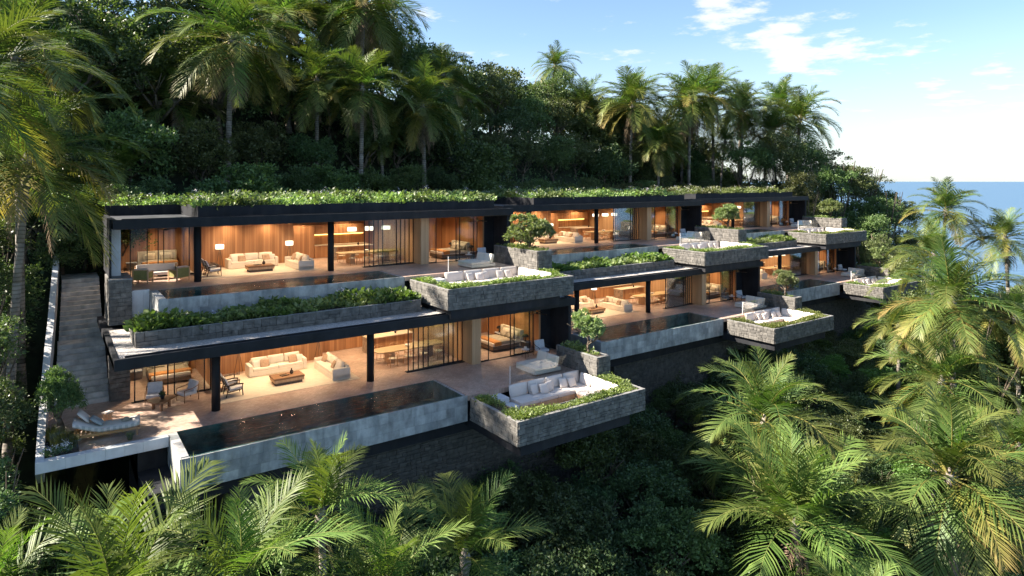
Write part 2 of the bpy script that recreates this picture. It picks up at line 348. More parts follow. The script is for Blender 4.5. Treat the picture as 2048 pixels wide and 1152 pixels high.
def pool_mat():
    m = bpy.data.materials.new('pool_water'); m.use_nodes = True
    t = m.node_tree; nd = t.nodes; lk = t.links; nd.clear()
    o = nd.new('ShaderNodeOutputMaterial'); tr = nd.new('ShaderNodeBsdfTransparent'); tr.inputs[0].default_value = (0.58, 0.80, 0.78, 1)
    gl = nd.new('ShaderNodeBsdfGlossy'); gl.inputs['Roughness'].default_value = 0.02
    fr = nd.new('ShaderNodeFresnel'); fr.inputs['IOR'].default_value = 1.34
    g = nd.new('ShaderNodeNewGeometry'); mp = nd.new('ShaderNodeMapping'); mp.inputs['Scale'].default_value = (1.0, 2.2, 1); mp.inputs['Rotation'].default_value = (0, 0, R(12))
    lk.new(g.outputs['Position'], mp.inputs['Vector'])
    n = nd.new('ShaderNodeTexNoise'); n.inputs['Scale'].default_value = 1.5; n.inputs['Detail'].default_value = 3; n.inputs['Distortion'].default_value = 1.2; lk.new(mp.outputs[0], n.inputs['Vector'])
    bp = nd.new('ShaderNodeBump'); bp.inputs['Strength'].default_value = 0.45; bp.inputs['Distance'].default_value = 0.12
    lk.new(n.outputs['Fac'], bp.inputs['Height']); lk.new(bp.outputs[0], gl.inputs['Normal']); lk.new(bp.outputs[0], fr.inputs['Normal'])
    ad = nd.new('ShaderNodeMath'); ad.operation = 'MULTIPLY_ADD'; ad.inputs[1].default_value = 0.65; ad.inputs[2].default_value = 0.012; lk.new(fr.outputs[0], ad.inputs[0])
    ms = nd.new('ShaderNodeMixShader'); lk.new(ad.outputs[0], ms.inputs[0]); lk.new(tr.outputs[0], ms.inputs[1]); lk.new(gl.outputs[0], ms.inputs[2])
    lk.new(ms.outputs[0], o.inputs[0])
    return m
M['pool'] = pool_mat()
M['poolbed'] = mat('pool_stone', (0.085, 0.17, 0.165), 0.6, 0.5, 1.2, detail=8, bump=0.3)

def sea_mat():
    m = bpy.data.materials.new('sea_water'); m.use_nodes = True
    t = m.node_tree; nd = t.nodes; lk = t.links; b = nd['Principled BSDF']
    b.inputs['Base Color'].default_value = (0.055, 0.115, 0.19, 1); b.inputs['Roughness'].default_value = 0.35
    b.inputs['IOR'].default_value = 1.33
    b.inputs['Specular IOR Level'].default_value = 0.5
    g = nd.new('ShaderNodeNewGeometry'); mp = nd.new('ShaderNodeMapping'); mp.inputs['Scale'].default_value = (0.05, 0.12, 1); mp.inputs['Rotation'].default_value = (0, 0, TH)
    lk.new(g.outputs['Position'], mp.inputs['Vector'])
    n = nd.new('ShaderNodeTexNoise'); n.inputs['Scale'].default_value = 1.0; n.inputs['Detail'].default_value = 8; lk.new(mp.outputs[0], n.inputs['Vector'])
    bp = nd.new('ShaderNodeBump'); bp.inputs['Strength'].default_value = 0.9; bp.inputs['Distance'].default_value = 2.0
    lk.new(n.outputs['Fac'], bp.inputs['Height']); lk.new(bp.outputs[0], b.inputs['Normal'])
    return m
M['sea'] = sea_mat()

# ------------------------------------------------------------------ object helpers
def mesh_np(name, verts, faces_loops, loop_counts, mats=(), midx=None, attr=None, smooth=False):
    me = bpy.data.meshes.new(name)
    nv = len(verts); me.vertices.add(nv); me.vertices.foreach_set('co', np.asarray(verts, dtype=np.float32).ravel())
    me.loops.add(len(faces_loops)); me.loops.foreach_set('vertex_index', np.asarray(faces_loops, dtype=np.int32))
    lc = np.asarray(loop_counts, dtype=np.int32)
    me.polygons.add(len(lc)); st = np.concatenate([[0], np.cumsum(lc)[:-1]]).astype(np.int32)
    me.polygons.foreach_set('loop_start', st)
    if midx is not None: me.polygons.foreach_set('material_index', np.asarray(midx, dtype=np.int32))
    if smooth: me.polygons.foreach_set('use_smooth', np.ones(len(lc), dtype=bool))
    if attr is not None:
        a = me.attributes.new('tip', 'FLOAT', 'POINT'); a.data.foreach_set('value', np.asarray(attr, dtype=np.float32))
    for mm in mats: me.materials.append(mm)
    me.update(calc_edges=True)
    return me

def link(name, me, parent=None, loc=None, rot=None, scale=None):
    o = bpy.data.objects.new(name, me); COL.objects.link(o)
    if parent is not None: o.parent = parent
    if loc is not None: o.location = loc
    if rot is not None: o.rotation_euler = rot
    if scale is not None: o.scale = scale
    return o

def thing(name, label, cat, loc=(0, 0, 0), rotz=0.0, group=None):
    o = bpy.data.objects.new(name, None); COL.objects.link(o)
    o.empty_display_size = 0.2
    o.location = loc; o.rotation_euler = (0, 0, rotz)
    o['label'] = label; o['category'] = cat
    if group: o['group'] = group
    return o

def tag(o, label=None, cat=None, group=None, kind=None):
    if label: o['label'] = label
    if cat: o['category'] = cat
    if group: o['group'] = group
    if kind: o['kind'] = kind
    return o

class MB:
    """collects shapes into ONE mesh"""
    def __init__(s): s.bm = bmesh.new()
    def box(s, x0, x1, y0, y1, z0, z1, bev=0.0, mi=0):
        r = bmesh.ops.create_cube(s.bm, size=1.0)
        vs = r['verts']
        for v in vs: v.co = Vector(((x0 + x1) / 2 + v.co.x * (x1 - x0), (y0 + y1) / 2 + v.co.y * (y1 - y0), (z0 + z1) / 2 + v.co.z * (z1 - z0)))
        fs = {f for v in vs for f in v.link_faces}
        for f in fs: f.material_index = mi
        if bev:
            es = list({e for v in vs for e in v.link_edges})
            rr = bmesh.ops.bevel(s.bm, geom=es, offset=bev, segments=2, affect='EDGES', profile=0.6)
            for f in rr['faces']: f.material_index = mi
        return vs
    def rbox(s, c, size, rot=(0, 0, 0), bev=0.0, mi=0):
        n0 = len(s.bm.verts)
        r = bmesh.ops.create_cube(s.bm, size=1.0)
        E = Euler(rot).to_matrix()
        for v in r['verts']: v.co = Vector(c) + E @ Vector((v.co.x * size[0], v.co.y * size[1], v.co.z * size[2]))
        for f in {f for v in r['verts'] for f in v.link_faces}: f.material_index = mi
        if bev:
            rr = bmesh.ops.bevel(s.bm, geom=list({e for v in r['verts'] for e in v.link_edges}), offset=bev, segments=2, affect='EDGES', profile=0.6)
            for f in rr['faces']: f.material_index = mi
    def tube(s, p0, p1, r0, r1=None, n=8, mi=0):
        r1 = r0 if r1 is None else r1
        p0 = Vector(p0); p1 = Vector(p1); d = p1 - p0
        q = d.to_track_quat('Z', 'Y').to_matrix()
        a = [s.bm.verts.new(p0 + q @ Vector((math.cos(2 * math.pi * i / n) * r0, math.sin(2 * math.pi * i / n) * r0, 0))) for i in range(n)]
        b = [s.bm.verts.new(p1 + q @ Vector((math.cos(2 * math.pi * i / n) * r1, math.sin(2 * math.pi * i / n) * r1, 0))) for i in range(n)]
        for i in range(n):
            f = s.bm.faces.new((a[i], a[(i + 1) % n], b[(i + 1) % n], b[i])); f.smooth = True; f.material_index = mi
        f = s.bm.faces.new(a[::-1]); f.material_index = mi
        f = s.bm.faces.new(b); f.material_index = mi
    def path(s, pts, rad, n=6, mi=0):
        for i in range(len(pts) - 1):
            ra = rad[i] if isinstance(rad, (list, tuple)) else rad
            rb = rad[i + 1] if isinstance(rad, (list, tuple)) else rad
            s.tube(pts[i], pts[i + 1], ra, rb, n, mi)
    def lathe(s, prof, n=16, c=(0, 0, 0), mi=0):
        rings = []
        for (r, z) in prof:
            rings.append([s.bm.verts.new((c[0] + math.cos(2 * math.pi * i / n) * r, c[1] + math.sin(2 * math.pi * i / n) * r, c[2] + z)) for i in range(n)])
        for k in range(len(rings) - 1):
            for i in range(n):
                f = s.bm.faces.new((rings[k][i], rings[k][(i + 1) % n], rings[k + 1][(i + 1) % n], rings[k + 1][i])); f.smooth = True; f.material_index = mi
        for rg, rev in ((rings[0], True), (rings[-1], False)):
            if prof[0 if rev else -1][0] > 1e-4:
                f = s.bm.faces.new(rg[::-1] if rev else rg); f.material_index = mi
    def cushion(s, c, size, rot=(0, 0, 0), puff=1.0, mi=0, n=6, seed=0):
        """a soft rounded pad: thick in the middle, thin at the seams, pulled-in corners"""
        rr = random.Random(seed)
        E = Euler(rot).to_matrix(); C = Vector(c)
        grid = {}
        ph = rr.random() * 6
        for side in (1, -1):
            for i in range(n + 1):
                for j in range(n + 1):
                    u = -1 + 2 * i / n; v = -1 + 2 * j / n
                    e = (1 - abs(u) ** 4) * (1 - abs(v) ** 4)
                    t = 0.22 + 0.78 * e ** 0.45 * puff
                    pin = 1 - 0.05 * (abs(u) * abs(v)) ** 2
                    x = u * size[0] / 2 * pin; y = v * size[1] / 2 * pin
                    z = side * size[2] / 2 * t * (1 + 0.06 * math.sin(3 * u + ph) * math.cos(2.5 * v + ph))
                    grid[(side, i, j)] = s.bm.verts.new(C + E @ Vector((x, y, z)))
        for side in (1, -1):
            for i in range(n):
                for j in range(n):
                    q = [grid[(side, i, j)], grid[(side, i + 1, j)], grid[(side, i + 1, j + 1)], grid[(side, i, j + 1)]]
                    f = s.bm.faces.new(q if side == 1 else q[::-1]); f.smooth = True; f.material_index = mi
        rim = [(i, 0) for i in range(n)] + [(n, j) for j in range(n)] + [(i, n) for i in range(n, 0, -1)] + [(0, j) for j in range(n, 0, -1)]
        for k in range(len(rim)):
            a = rim[k]; b = rim[(k + 1) % len(rim)]
            f = s.bm.faces.new((grid[(-1, *a)], grid[(-1, *b)], grid[(1, *b)], grid[(1, *a)])); f.smooth = True; f.material_index = mi
    def mesh(s, name, *mats):
        me = bpy.data.meshes.new(name)
        bmesh.ops.recalc_face_normals(s.bm, faces=s.bm.faces)
        s.bm.to_mesh(me); s.bm.free()
        for mm in mats: me.materials.append(mm)
        return me
    def build(s, name, mats, parent=None, **kw):
        mats = mats if isinstance(mats, (list, tuple)) else (mats,)
        return link(name, s.mesh(name, *mats), parent, **kw)

def boxp(name, parent, x0, x1, y0, y1, z0, z1, m, bev=0.0):
    b = MB(); b.box(x0, x1, y0, y1, z0, z1, bev); return b.build(name, m, parent)

_cache = {}
def cached(key, fn):
    if key not in _cache: _cache[key] = fn()
    return _cache[key]

def copy_tree(o, parent=None):
    c = o.copy(); COL.objects.link(c)
    if parent is not None: c.parent = parent
    for ch in o.children: copy_tree(ch, c)
    return c

# stones: a few unit blocks with rough faces and chipped edges, scaled to each stone
def stone_block(seed):
    r = random.Random(seed); bm = bmesh.new(); bmesh.ops.create_cube(bm, size=1.0)
    bmesh.ops.bevel(bm, geom=list(bm.edges), offset=0.05, segments=1, affect='EDGES')
    for v in bm.verts: v.co += Vector((r.uniform(-.02, .02), r.uniform(-.02, .02), r.uniform(-.02, .02)))
    me = bpy.data.meshes.new('stone'); bm.to_mesh(me); bm.free(); me.materials.append(M['stone']); return me
STONES = [stone_block(i) for i in range(6)]
STONE_V = []
for me_ in STONES:
    v = np.zeros(len(me_.vertices) * 3, dtype=np.float32); me_.vertices.foreach_get('co', v)
    lp = np.zeros(len(me_.loops), dtype=np.int32); me_.loops.foreach_get('vertex_index', lp)
    cnt = np.array([p.loop_total for p in me_.polygons], dtype=np.int32)
    STONE_V.append((v.reshape(-1, 3), lp, cnt))

def masonry(parent, org, ax, up_len, nrm, run, sw, sh, mode='parts', depth=0.06, seed=1, name='stone', mm=None):
    """coursed random stone on a vertical face: org = lower left corner, ax = unit run vector, nrm = outward normal"""
    r = random.Random(seed); ax = Vector(ax); nrm = Vector(nrm); org = Vector(org)
    rz = math.atan2(ax.y, ax.x)
    z = 0; pieces = []
    while z < up_len - 0.02:
        h = sh * r.uniform(0.72, 1.3)
        if up_len - z - h < sh * 0.5: h = up_len - z
        x = 0
        while x < run - 0.02:
            w = sw * r.uniform(0.55, 1.55)
            if run - x - w < sw * 0.4: w = run - x
            if r.random() < 0.25 and h > sh * 0.85:
                hs = [h * 0.5, h * 0.5]
            else: hs = [h]
            zz = z
            for hh in hs:
                pieces.append((x + w / 2, zz + hh / 2, w - 0.014, hh - 0.014, depth + r.uniform(-.012, .016)))
                zz += hh
            x += w
        z += h
    if mode == 'parts':
        for (px, pz, w, h, d) in pieces:
            link(name, STONES[r.randrange(6)], parent, loc=org + ax * px + Vector((0, 0, pz)) + nrm * (d / 2 - 0.02), rot=(0, 0, rz), scale=(w, d, h))
    else:
        V = []; L = []; C = []; off = 0
        rm = np.array([[math.cos(rz), -math.sin(rz), 0], [math.sin(rz), math.cos(rz), 0], [0, 0, 1]])
        for (px, pz, w, h, d) in pieces:
            v, lp, c = STONE_V[r.randrange(6)]
            p = org + ax * px + Vector((0, 0, pz)) + nrm * (d / 2 - 0.02)
            V.append((v * np.array([w, d, h])) @ rm.T + np.array(p)); L.append(lp + off); C.append(c); off += len(v)
        me = mesh_np('stonework', np.concatenate(V), np.concatenate(L), np.concatenate(C), (mm or M['stonemass'],))
        o = link('stonework', me, parent); o['kind'] = 'stuff'
    return len(pieces)

# stone tone per stone when many are joined into one mesh
def stonemass():
    m = M['stone'].copy(); m.name = 'dark_stone_mass'
    nd = m.node_tree.nodes; lk = m.node_tree.links
    g = nd.new('ShaderNodeNewGeometry')
    for n in nd:
        if n.type == 'MAP_RANGE' and n.inputs['Value'].links and n.inputs['Value'].links[0].from_node.type == 'OBJECT_INFO':
            lk.new(g.outputs['Random Per Island'], n.inputs['Value'])
    return m
M['stonemass'] = stonemass()
def wallstone():
    m = M['stonemass'].copy(); m.name = 'black_stone_wall'
    for n in m.node_tree.nodes:
        if n.type == 'VALTORGB': n.color_ramp.elements[0].color = (.030, .028, .025, 1); n.color_ramp.elements[1].color = (.10, .092, .080, 1)
    return m
M['wallstone'] = wallstone()

# ------------------------------------------------------------------ ground, sea
def ground_z(x, y):
    yp = y - 0.1516 * x
    sl = max(0.0, min(1.0, (6 - x) / 8))
    zf = -6.5 - 0.34 * (28 - yp) if yp < 28 else -6.5
    zf -= max(0, x - 30) * 0.06
    hi0 = 4.6
    a0 = 43.6 - 14 * sl
    if x > 78: a0 = 40 - min(12, (x - 78) * .6)
    t = max(0, min(1, (yp - a0) / (48 - a0))); t = t * t * (3 - 2 * t) if sl < .5 else t
    z = zf + (hi0 - zf) * t
    crest = np.interp(x, [-60, 0, 15, 30, 50, 75, 95, 120, 160], [26, 24, 22, 17, 12, 10, 7, 2, 0])
    if yp > 47.5: z += min(crest, 0.85 * (yp - 47.5))
    if yp < 28: z += max(0, min(1, (x - 42) / 25)) * .16 * (28 - yp)
    if x > 80: z -= (x - 80) * 0.26 + max(0, x - 110) * .4
    if yp > 95: z -= (yp - 95) * 0.3
    if yp < -5: z -= (-5 - yp) * .25
    return max(z, -60)
def make_ground():
    xs = np.arange(-90, 262, 3.0); ys = np.arange(-60, 222, 3.0)
    V = []; nx = len(xs); ny = len(ys)
    for y in ys:
        for x in xs: V.append((x, y, ground_z(x, y) + random.uniform(-.25, .25) - .3))
    L = []
    for j in range(ny - 1):
        for i in range(nx - 1):
            a = j * nx + i; L += [a, a + 1, a + nx + 1, a + nx]
    me = mesh_np('ground', V, L, [4] * (len(L) // 4), (M['jungle'],), smooth=True)
    o = link('ground', me); tag(o, 'dark jungle floor sloping down to the sea', kind='structure')
make_ground()
me = mesh_np('sea', [(-60000, -60000, -45), (60000, -60000, -45), (60000, 60000, -45), (-60000, 60000, -45)], [0, 1, 2, 3], [4], (M['sea'],))
tag(link('sea', me), 'calm blue sea out to the horizon', kind='structure')

# ------------------------------------------------------------------ foliage makers
def leaf_quads(P, D, S, wid=0.5, fold=0.25, r=rng):
    """diamond leaves: base at P, pointing along D, length S"""
    n = len(P); D = D / (np.linalg.norm(D, axis=1, keepdims=True) + 1e-9)
    rnd = r.normal(size=(n, 3)); W = np.cross(D, rnd); W /= (np.linalg.norm(W, axis=1, keepdims=True) + 1e-9)
    Nn = np.cross(D, W)
    S = S[:, None]
    V = np.empty((n, 4, 3)); V[:, 0] = P; V[:, 2] = P + D * S
    mid = P + D * S * 0.5 - Nn * S * fold * 0.3
    V[:, 1] = mid + W * S * wid * 0.5; V[:, 3] = mid - W * S * wid * 0.5
    return V.reshape(-1, 3)
def leaf_mesh(name, P, D, S, mats, wid=0.5, midx=None, r=rng):
    V = leaf_quads(P, D, S, wid, r=r); n = len(P)
    return mesh_np(name, V, np.arange(4 * n), np.full(n, 4), mats, midx)

def crown_points(n, lobes, r):
    """leaf positions thick near the surface of several lobes, gathered in tufts, with gaps"""
    P = []; D = []
    w = np.array([l[3] ** 2 for l in lobes]); w = w / w.sum()
    for (cx_, cy_, cz_, rad), ww in zip(lobes, w):
        m = max(20, int(n * ww)); nt = max(6, m // 26)
        td = r.normal(size=(nt, 3)); td /= np.linalg.norm(td, axis=1, keepdims=True)
        td[:, 2] = np.where(td[:, 2] < -0.55, -td[:, 2], td[:, 2])
        tr = rad * (0.62 + 0.42 * r.random(nt) ** 0.6)
        tc_ = np.array([cx_, cy_, cz_]) + td * tr[:, None] * np.array([1, 1, 0.8])
        k = r.integers(0, nt, m)
        off = r.normal(size=(m, 3)) * rad * 0.13
        P.append(tc_[k] + off); D.append(td[k] * 0.9 + r.normal(size=(m, 3)) * 0.65 + np.array([0, 0, -0.12]))
    return np.concatenate(P), np.concatenate(D)

def tree_crown(seed, n=5200, leaf=0.085, mat_=None, nl=9, flat=1.0):
    r = np.random.default_rng(seed)
    lobes = [(0, 0, 0, 0.62)]
    for i in range(nl):
        a = r.random() * 6.28; e = r.uniform(-0.35, 1.2); q = r.uniform(0.4, 0.72)
        lobes.append((math.cos(a) * math.cos(e) * q, math.sin(a) * math.cos(e) * q, math.sin(e) * q * flat, r.uniform(0.22, 0.44)))
    P, D = crown_points(n, lobes, r)
    return leaf_mesh('crown', P, D, leaf * (0.6 + 0.8 * r.random(len(P))), (mat_,), 0.55, r=r)

def trunk_mesh(seed, h=1.0, r0=0.06, limbs=5, m='bark', name='trunk', spread=0.5):
    rr = random.Random(seed); b = MB()
    p = Vector((0, 0, 0)); pts = [p.copy()]
    for i in range(4):
        p = p + Vector((rr.uniform(-.05, .05) * h, rr.uniform(-.05, .05) * h, h * 0.16)); pts.append(p.copy())
    b.path(pts, [r0 * (1 - 0.1 * i) for i in range(5)], 8)
    for k in range(limbs):
        a = 6.28 * k / limbs + rr.random(); st = pts[rr.randrange(2, 5)]
        q = st + Vector((math.cos(a) * spread * .5 * h, math.sin(a) * spread * .5 * h, h * .22))
        q2 = q + Vector((math.cos(a + .4) * spread * .45 * h, math.sin(a + .4) * spread * .45 * h, h * .25))
        b.path([st, q, q2], [r0 * .5, r0 * .34, r0 * .12], 6)
        for s_ in (-1, 1):
            q3 = q + Vector((math.cos(a + s_) * spread * .3 * h, math.sin(a + s_) * spread * .3 * h, h * .25))
            b.path([q, q3], [r0 * .25, r0 * .08], 5)
    return b.mesh(name, M[m])

# ------------------------------------------------------------------ furniture makers
def sofa_meshes(w, d, nback, seed):
    b = MB(); b.box(-w/2, w/2, 0.02, d, 0.03, 0.28, 0.02); b.box(-w/2, -w/2 + .2, 0, d, 0.05, 0.62, 0.035); b.box(w/2 - .2, w/2, 0, d, 0.05, 0.62, 0.035)
    b.box(-w/2 + .2, w/2 - .2, d - .22, d, 0.05, 0.70, 0.035)
    frame = b.mesh('frame', M['cream'])
    seats = []
    n = max(2, nback - 1)
    sw = (w - .42) / n
    for i in range(n):
        c = MB(); c.box(-sw/2 + .006, sw/2 - .006, -.36, .36, -.08, .09, 0.04); seats.append((c.mesh('seat_cushion', M['cream']), (-w/2 + .21 + sw * (i + .5), 0.38, 0.36)))
    bw = (w - .42) / nback; backs = []
    for i in range(nback):
        c = MB(); c.cushion((0, 0, 0), (bw - .02, .50, .24), (R(78), 0, 0), seed=seed + i); backs.append((c.mesh('back_cushion', M['cream']), (-w/2 + .21 + bw * (i + .5), d - .33, 0.66)))
    return frame, seats, backs
def sofa(loc, rz, label, w, d, nback, group=None):
    fr, seats, backs = cached(('sofa', w), lambda: sofa_meshes(w, d, nback, int(w * 10)))
    t = thing('sofa', label, 'sofa', loc, rz, group)
    link('frame', fr, t)
    for me, p in seats: link('seat_cushion', me, t, p)
    for me, p in backs: link('back_cushion', me, t, p)
    return t
def pillow(loc, rz, label, m='tan', s=0.48, tilt=70, group=None):
    me = cached(('pillow', m, s), lambda: (lambda b: (b.cushion((0, 0, 0), (s, s, .13), puff=1.0), b.mesh('pillow', M[m]))[1])(MB()))
    o = link('pillow', me, None, loc, (R(tilt), 0, rz)); tag(o, label, 'pillow', group); return o

def armchair(loc, rz, label, group=None):
    """slim dark frame lounge chair, pale seat and back pads; faces -Y"""
    def mk():
        b = MB(); k = .025
        for s in (-1, 1):
            x = s * .34
            b.path([(x, -.36, 0), (x, -.33, .40), (x, -.34, .58)], k, 6); b.path([(x, .42, 0), (x, .30, .50), (x, .28, .60)], k, 6)
            b.path([(x, -.38, .59), (x, -.1, .61), (x, .34, .57)], k * 1.3, 6); b.path([(x, -.34, .33), (x, .38, .25)], k, 6)
            b.path([(x * .8, .22, .28), (x * .8, .50, .92)], k, 6)
        for z in (.45, .62, .79): b.tube((-.28, .30 + (z - .45) * .42, z), (.28, .30 + (z - .45) * .42, z), k * .7)
        b.tube((-.34, -.32, .32), (.34, -.32, .32), k); b.tube((-.27, .50, .91), (.27, .50, .91), k)
        f = b.mesh('frame', M['darkwood'])
        c = MB(); c.rbox((0, -.05, .37), (.60, .62, .10), (R(-7), 0, 0), .03); s1 = c.mesh('seat_pad', M['lightgrey'])
        c = MB(); c.rbox((0, .34, .66), (.58, .10, .58), (R(-24), 0, 0), .03); s2 = c.mesh('back_pad', M['lightgrey'])
        return f, s1, s2
    f, s1, s2 = cached('armchair', mk)
    t = thing('armchair', label, 'armchair', loc, rz, group)
    link('frame', f, t); link('seat_pad', s1, t); link('back_pad', s2, t); return t

def porch_chair(loc, rz, label, m='lightgrey', wood='black', group=None):
    def mk():
        b = MB(); k = .018
        for s in (-1, 1):
            x = s * .36
            b.path([(x, -.34, 0), (x, -.34, .58), (x, .10, .62), (x, .36, .72), (x, .36, 0)], k, 6)
        b.tube((-.36, -.34, .30), (.36, -.34, .30), k); b.tube((-.36, .36, .30), (.36, .36, .30), k); b.tube((-.36, .36, .72), (.36, .36, .72), k)
        f = b.mesh('frame', M[wood])
        c = MB(); c.box(-.33, .33, -.36, .30, .30, .45, .04); s1 = c.mesh('seat_pad', M[m])
        c = MB(); c.rbox((0, .28, .66), (.64, .15, .50), (R(-14), 0, 0), .05); s2 = c.mesh('back_pad', M[m])
        return f, s1, s2
    f, s1, s2 = cached(('pchair', m, wood), mk)
    t = thing('lounge_chair', label, 'lounge chair', loc, rz, group)
    link('frame', f, t); link('seat_pad', s1, t); link('back_pad', s2, t); return t

def coffee_table(loc, rz, label):
    t = thing('coffee_table', label, 'coffee table', loc, rz)
    def mk():
        b = MB(); b.box(-.78, .78, -.48, .48, .30, .40, .008); top = b.mesh('tabletop', M['walnut'])
        b = MB(); b.box(-.76, .76, -.46, .46, .16, .30, .005); ap = b.mesh('apron', M['timber_pale'])
        b = MB(); b.box(-.68, .68, -.38, .38, 0.0, .16); bs = b.mesh('plinth', M['bedbase']); return top, ap, bs
    for n, me in zip(('tabletop', 'apron', 'plinth'), cached('coffee', mk)): link(n, me, t)
    return t
def vase(loc, label, sc=1.0, m='darkglass'):
    def mk():
        b = MB(); b.lathe([(.045, 0), (.085, .03), (.10, .10), (.08, .17), (.04, .21), (.03, .26), (.04, .29)], 14); return b.mesh('vase', M[m])
    o = link('vase', cached(('vase', m), mk), None, loc, None, (sc, sc, sc)); tag(o, label, 'vase'); return o
def bowl(loc, label, m='ceramic', rad=.17):
    def mk():
        b = MB(); b.lathe([(.06, 0), (rad * .8, .04), (rad, .12), (rad * .93, .13), (rad * .7, .05), (.02, .03)], 16); return b.mesh('bowl', M[m])
    o = link('bowl', cached(('bowl', m, rad), mk), None, loc); tag(o, label, 'bowl'); return o
def plate_tray(loc, label):
    def mk():
        b = MB(); b.box(-.20, .20, -.13, .13, 0, .02, .004); b.box(-.20, .20, -.13, -.115, .02, .045); b.box(-.20, .20, .115, .13, .02, .045); return b.mesh('tray', M['darkwood'])
    o = link('tray', cached('tray', mk), None, loc, (0, 0, .3)); tag(o, label, 'tray'); return o

def floor_lamp(loc, label):
    def mk():
        b = MB()
        for k in range(3):
            a = 2.1 * k + .4; b.tube((math.cos(a) * .26, math.sin(a) * .26, 0), (math.cos(a) * .02, math.sin(a) * .02, 1.22), .012, .012, 6)
        legs = b.mesh('tripod', M['darkwood'])
        b = MB(); b.lathe([(.25, 1.22), (.25, 1.50)], 24); sh = b.mesh('lamp_shade', M['shade']); return legs, sh
    l, s = cached('flamp', mk); t = thing('floor_lamp', label, 'floor lamp', loc)
    link('tripod', l, t); link('lamp_shade', s, t); return t
def pendant(loc, label, group=None):
    """loc = middle of the shade; the cord runs up to the ceiling"""
    def mk():
        b = MB(); b.lathe([(.30, -.13), (.31, .0), (.30, .13)], 24); sh = b.mesh('lamp_shade', M['shade'])
        b = MB(); b.tube((0, 0, .12), (0, 0, .75), .008, .008, 6); return sh, b.mesh('cord', M['black'])
    s, c = cached('pend', mk); t = thing('pendant_lamp', label, 'pendant lamp', loc, 0, group)
    link('lamp_shade', s, t); link('cord', c, t); return t

def dining_table(loc, label):
    t = thing('dining_table', label, 'dining table', loc)
    def mk():
        b = MB()
        n = 40; hw, hh = 2.2, .62
        vs = []
        for i in range(n):
            a = 2 * math.pi * i / n; c, s = math.cos(a), math.sin(a)
            vs.append((hw * math.copysign(abs(c) ** .35, c), hh * math.copysign(abs(s) ** .35, s)))
        lo = [b.bm.verts.new((x * .985, y * .97, .70)) for x, y in vs]; hi = [b.bm.verts.new((x, y, .75)) for x, y in vs]
        b.bm.faces.new(lo[::-1]); b.bm.faces.new(hi)
        for i in range(n): b.bm.faces.new((lo[i], lo[(i + 1) % n], hi[(i + 1) % n], hi[i]))
        top = b.mesh('tabletop', M['oak'])
        b = MB(); b.box(-.16, .16, -.40, .40, 0, .70, .02); return top, b.mesh('leg', M['timber_pale'])
    tp, lg = cached('dtable', mk)
    link('tabletop', tp, t); link('leg', lg, t, (-1.25, 0, 0)); link('leg', lg, t, (1.25, 0, 0)); return t
def dining_chair(loc, rz, label, group=None):
    """open frame chair with a bent top rail; faces -Y"""
    def mk():
        b = MB(); k = .015
        for s in (-1, 1): b.path([(s * .22, -.20, 0), (s * .19, -.17, .44)], k, 6); b.path([(s * .23, .22, 0), (s * .20, .19, .44), (s * .22, .22, .74)], k, 6)
        b.tube((0, .20, .44), (0, .27, .74), k * .8)
        pts = [(math.sin(a) * .27, math.cos(a) * .27, .75 - .03 * abs(math.sin(a))) for a in [i * .28 - 1.68 for i in range(13)]]
        b.path(pts, .022, 6); fr = b.mesh('frame', M['slats'])
        b = MB(); b.lathe([(.20, .43), (.235, .45), (.22, .475)], 16); return fr, b.mesh('seat', M['linen'])
    f, s = cached('dchair', mk); t = thing('dining_chair', label, 'dining chair', loc, rz, group)
    link('frame', f, t); link('seat', s, t); return t

def bed(loc, rz, label, group=None):
    """head at +Y, origin at the middle of the foot end"""
    def mk():
        o = []
        b = MB(); b.box(-.95, .95, 0, 2.15, .08, .30, .03); o.append(('base', b.mesh('base', M['bedbase'])))
        b = MB(); b.box(-.92, .92, .02, 2.1, .30, .52, .07); o.append(('mattress', b.mesh('mattress', M['cream'])))
        b = MB(); b.box(-1.06, 1.06, 2.12, 2.26, .05, 1.12, .05); b.box(-1.10, -1.04, 1.95, 2.24, .05, 1.12, .02); b.box(1.04, 1.10, 1.95, 2.24, .05, 1.12, .02)
        o.append(('headboard', b.mesh('headboard', M['linen'])))
        b = MB(); b.box(-.98, .98, .55, 1.55, .38, .575, .06); b.cushion((0, 1.0, .57), (1.9, 1.0, .12)); o.append(('duvet', b.mesh('duvet', M['taupe'])))
        b = MB(); b.box(-1.0, 1.0, .12, .62, .34, .60, .05); o.append(('blanket', b.mesh('blanket', M['rust'])))
        for i, (x, y, z, m, s, tl) in enumerate([(-.46, 1.92, .78, 'linen', .62, 62), (.46, 1.92, .78, 'linen', .62, 62), (-.42, 1.74, .70, 'taupe', .5, 50), (.42, 1.74, .70, 'taupe', .5, 50)]):
            b = MB(); b.cushion((0, 0, 0), (s * 1.25, s * .8, .18), (R(tl), 0, 0), seed=i); o.append(('bed_pillow', b.mesh('bed_pillow', M[m]), (x, y, z)))
        return o
    t = thing('bed', label, 'bed', loc, rz, group)
    for p in cached('bed', mk): link(p[0], p[1], t, p[2] if len(p) > 2 else None)
    return t
def nightstand(loc, rz, label):
    def mk():
        b = MB(); b.box(-.3, .3, -.22, .22, .46, .50, .006); tp = b.mesh('top', M['lightgrey'])
        b = MB(); b.box(-.28, .28, -.20, .20, .06, .46, .006); return tp, b.mesh('body', M['darkwood'])
    a, c = cached('nstand', mk); t = thing('nightstand', label, 'nightstand', loc, rz); link('top', a, t); link('body', c, t); return t
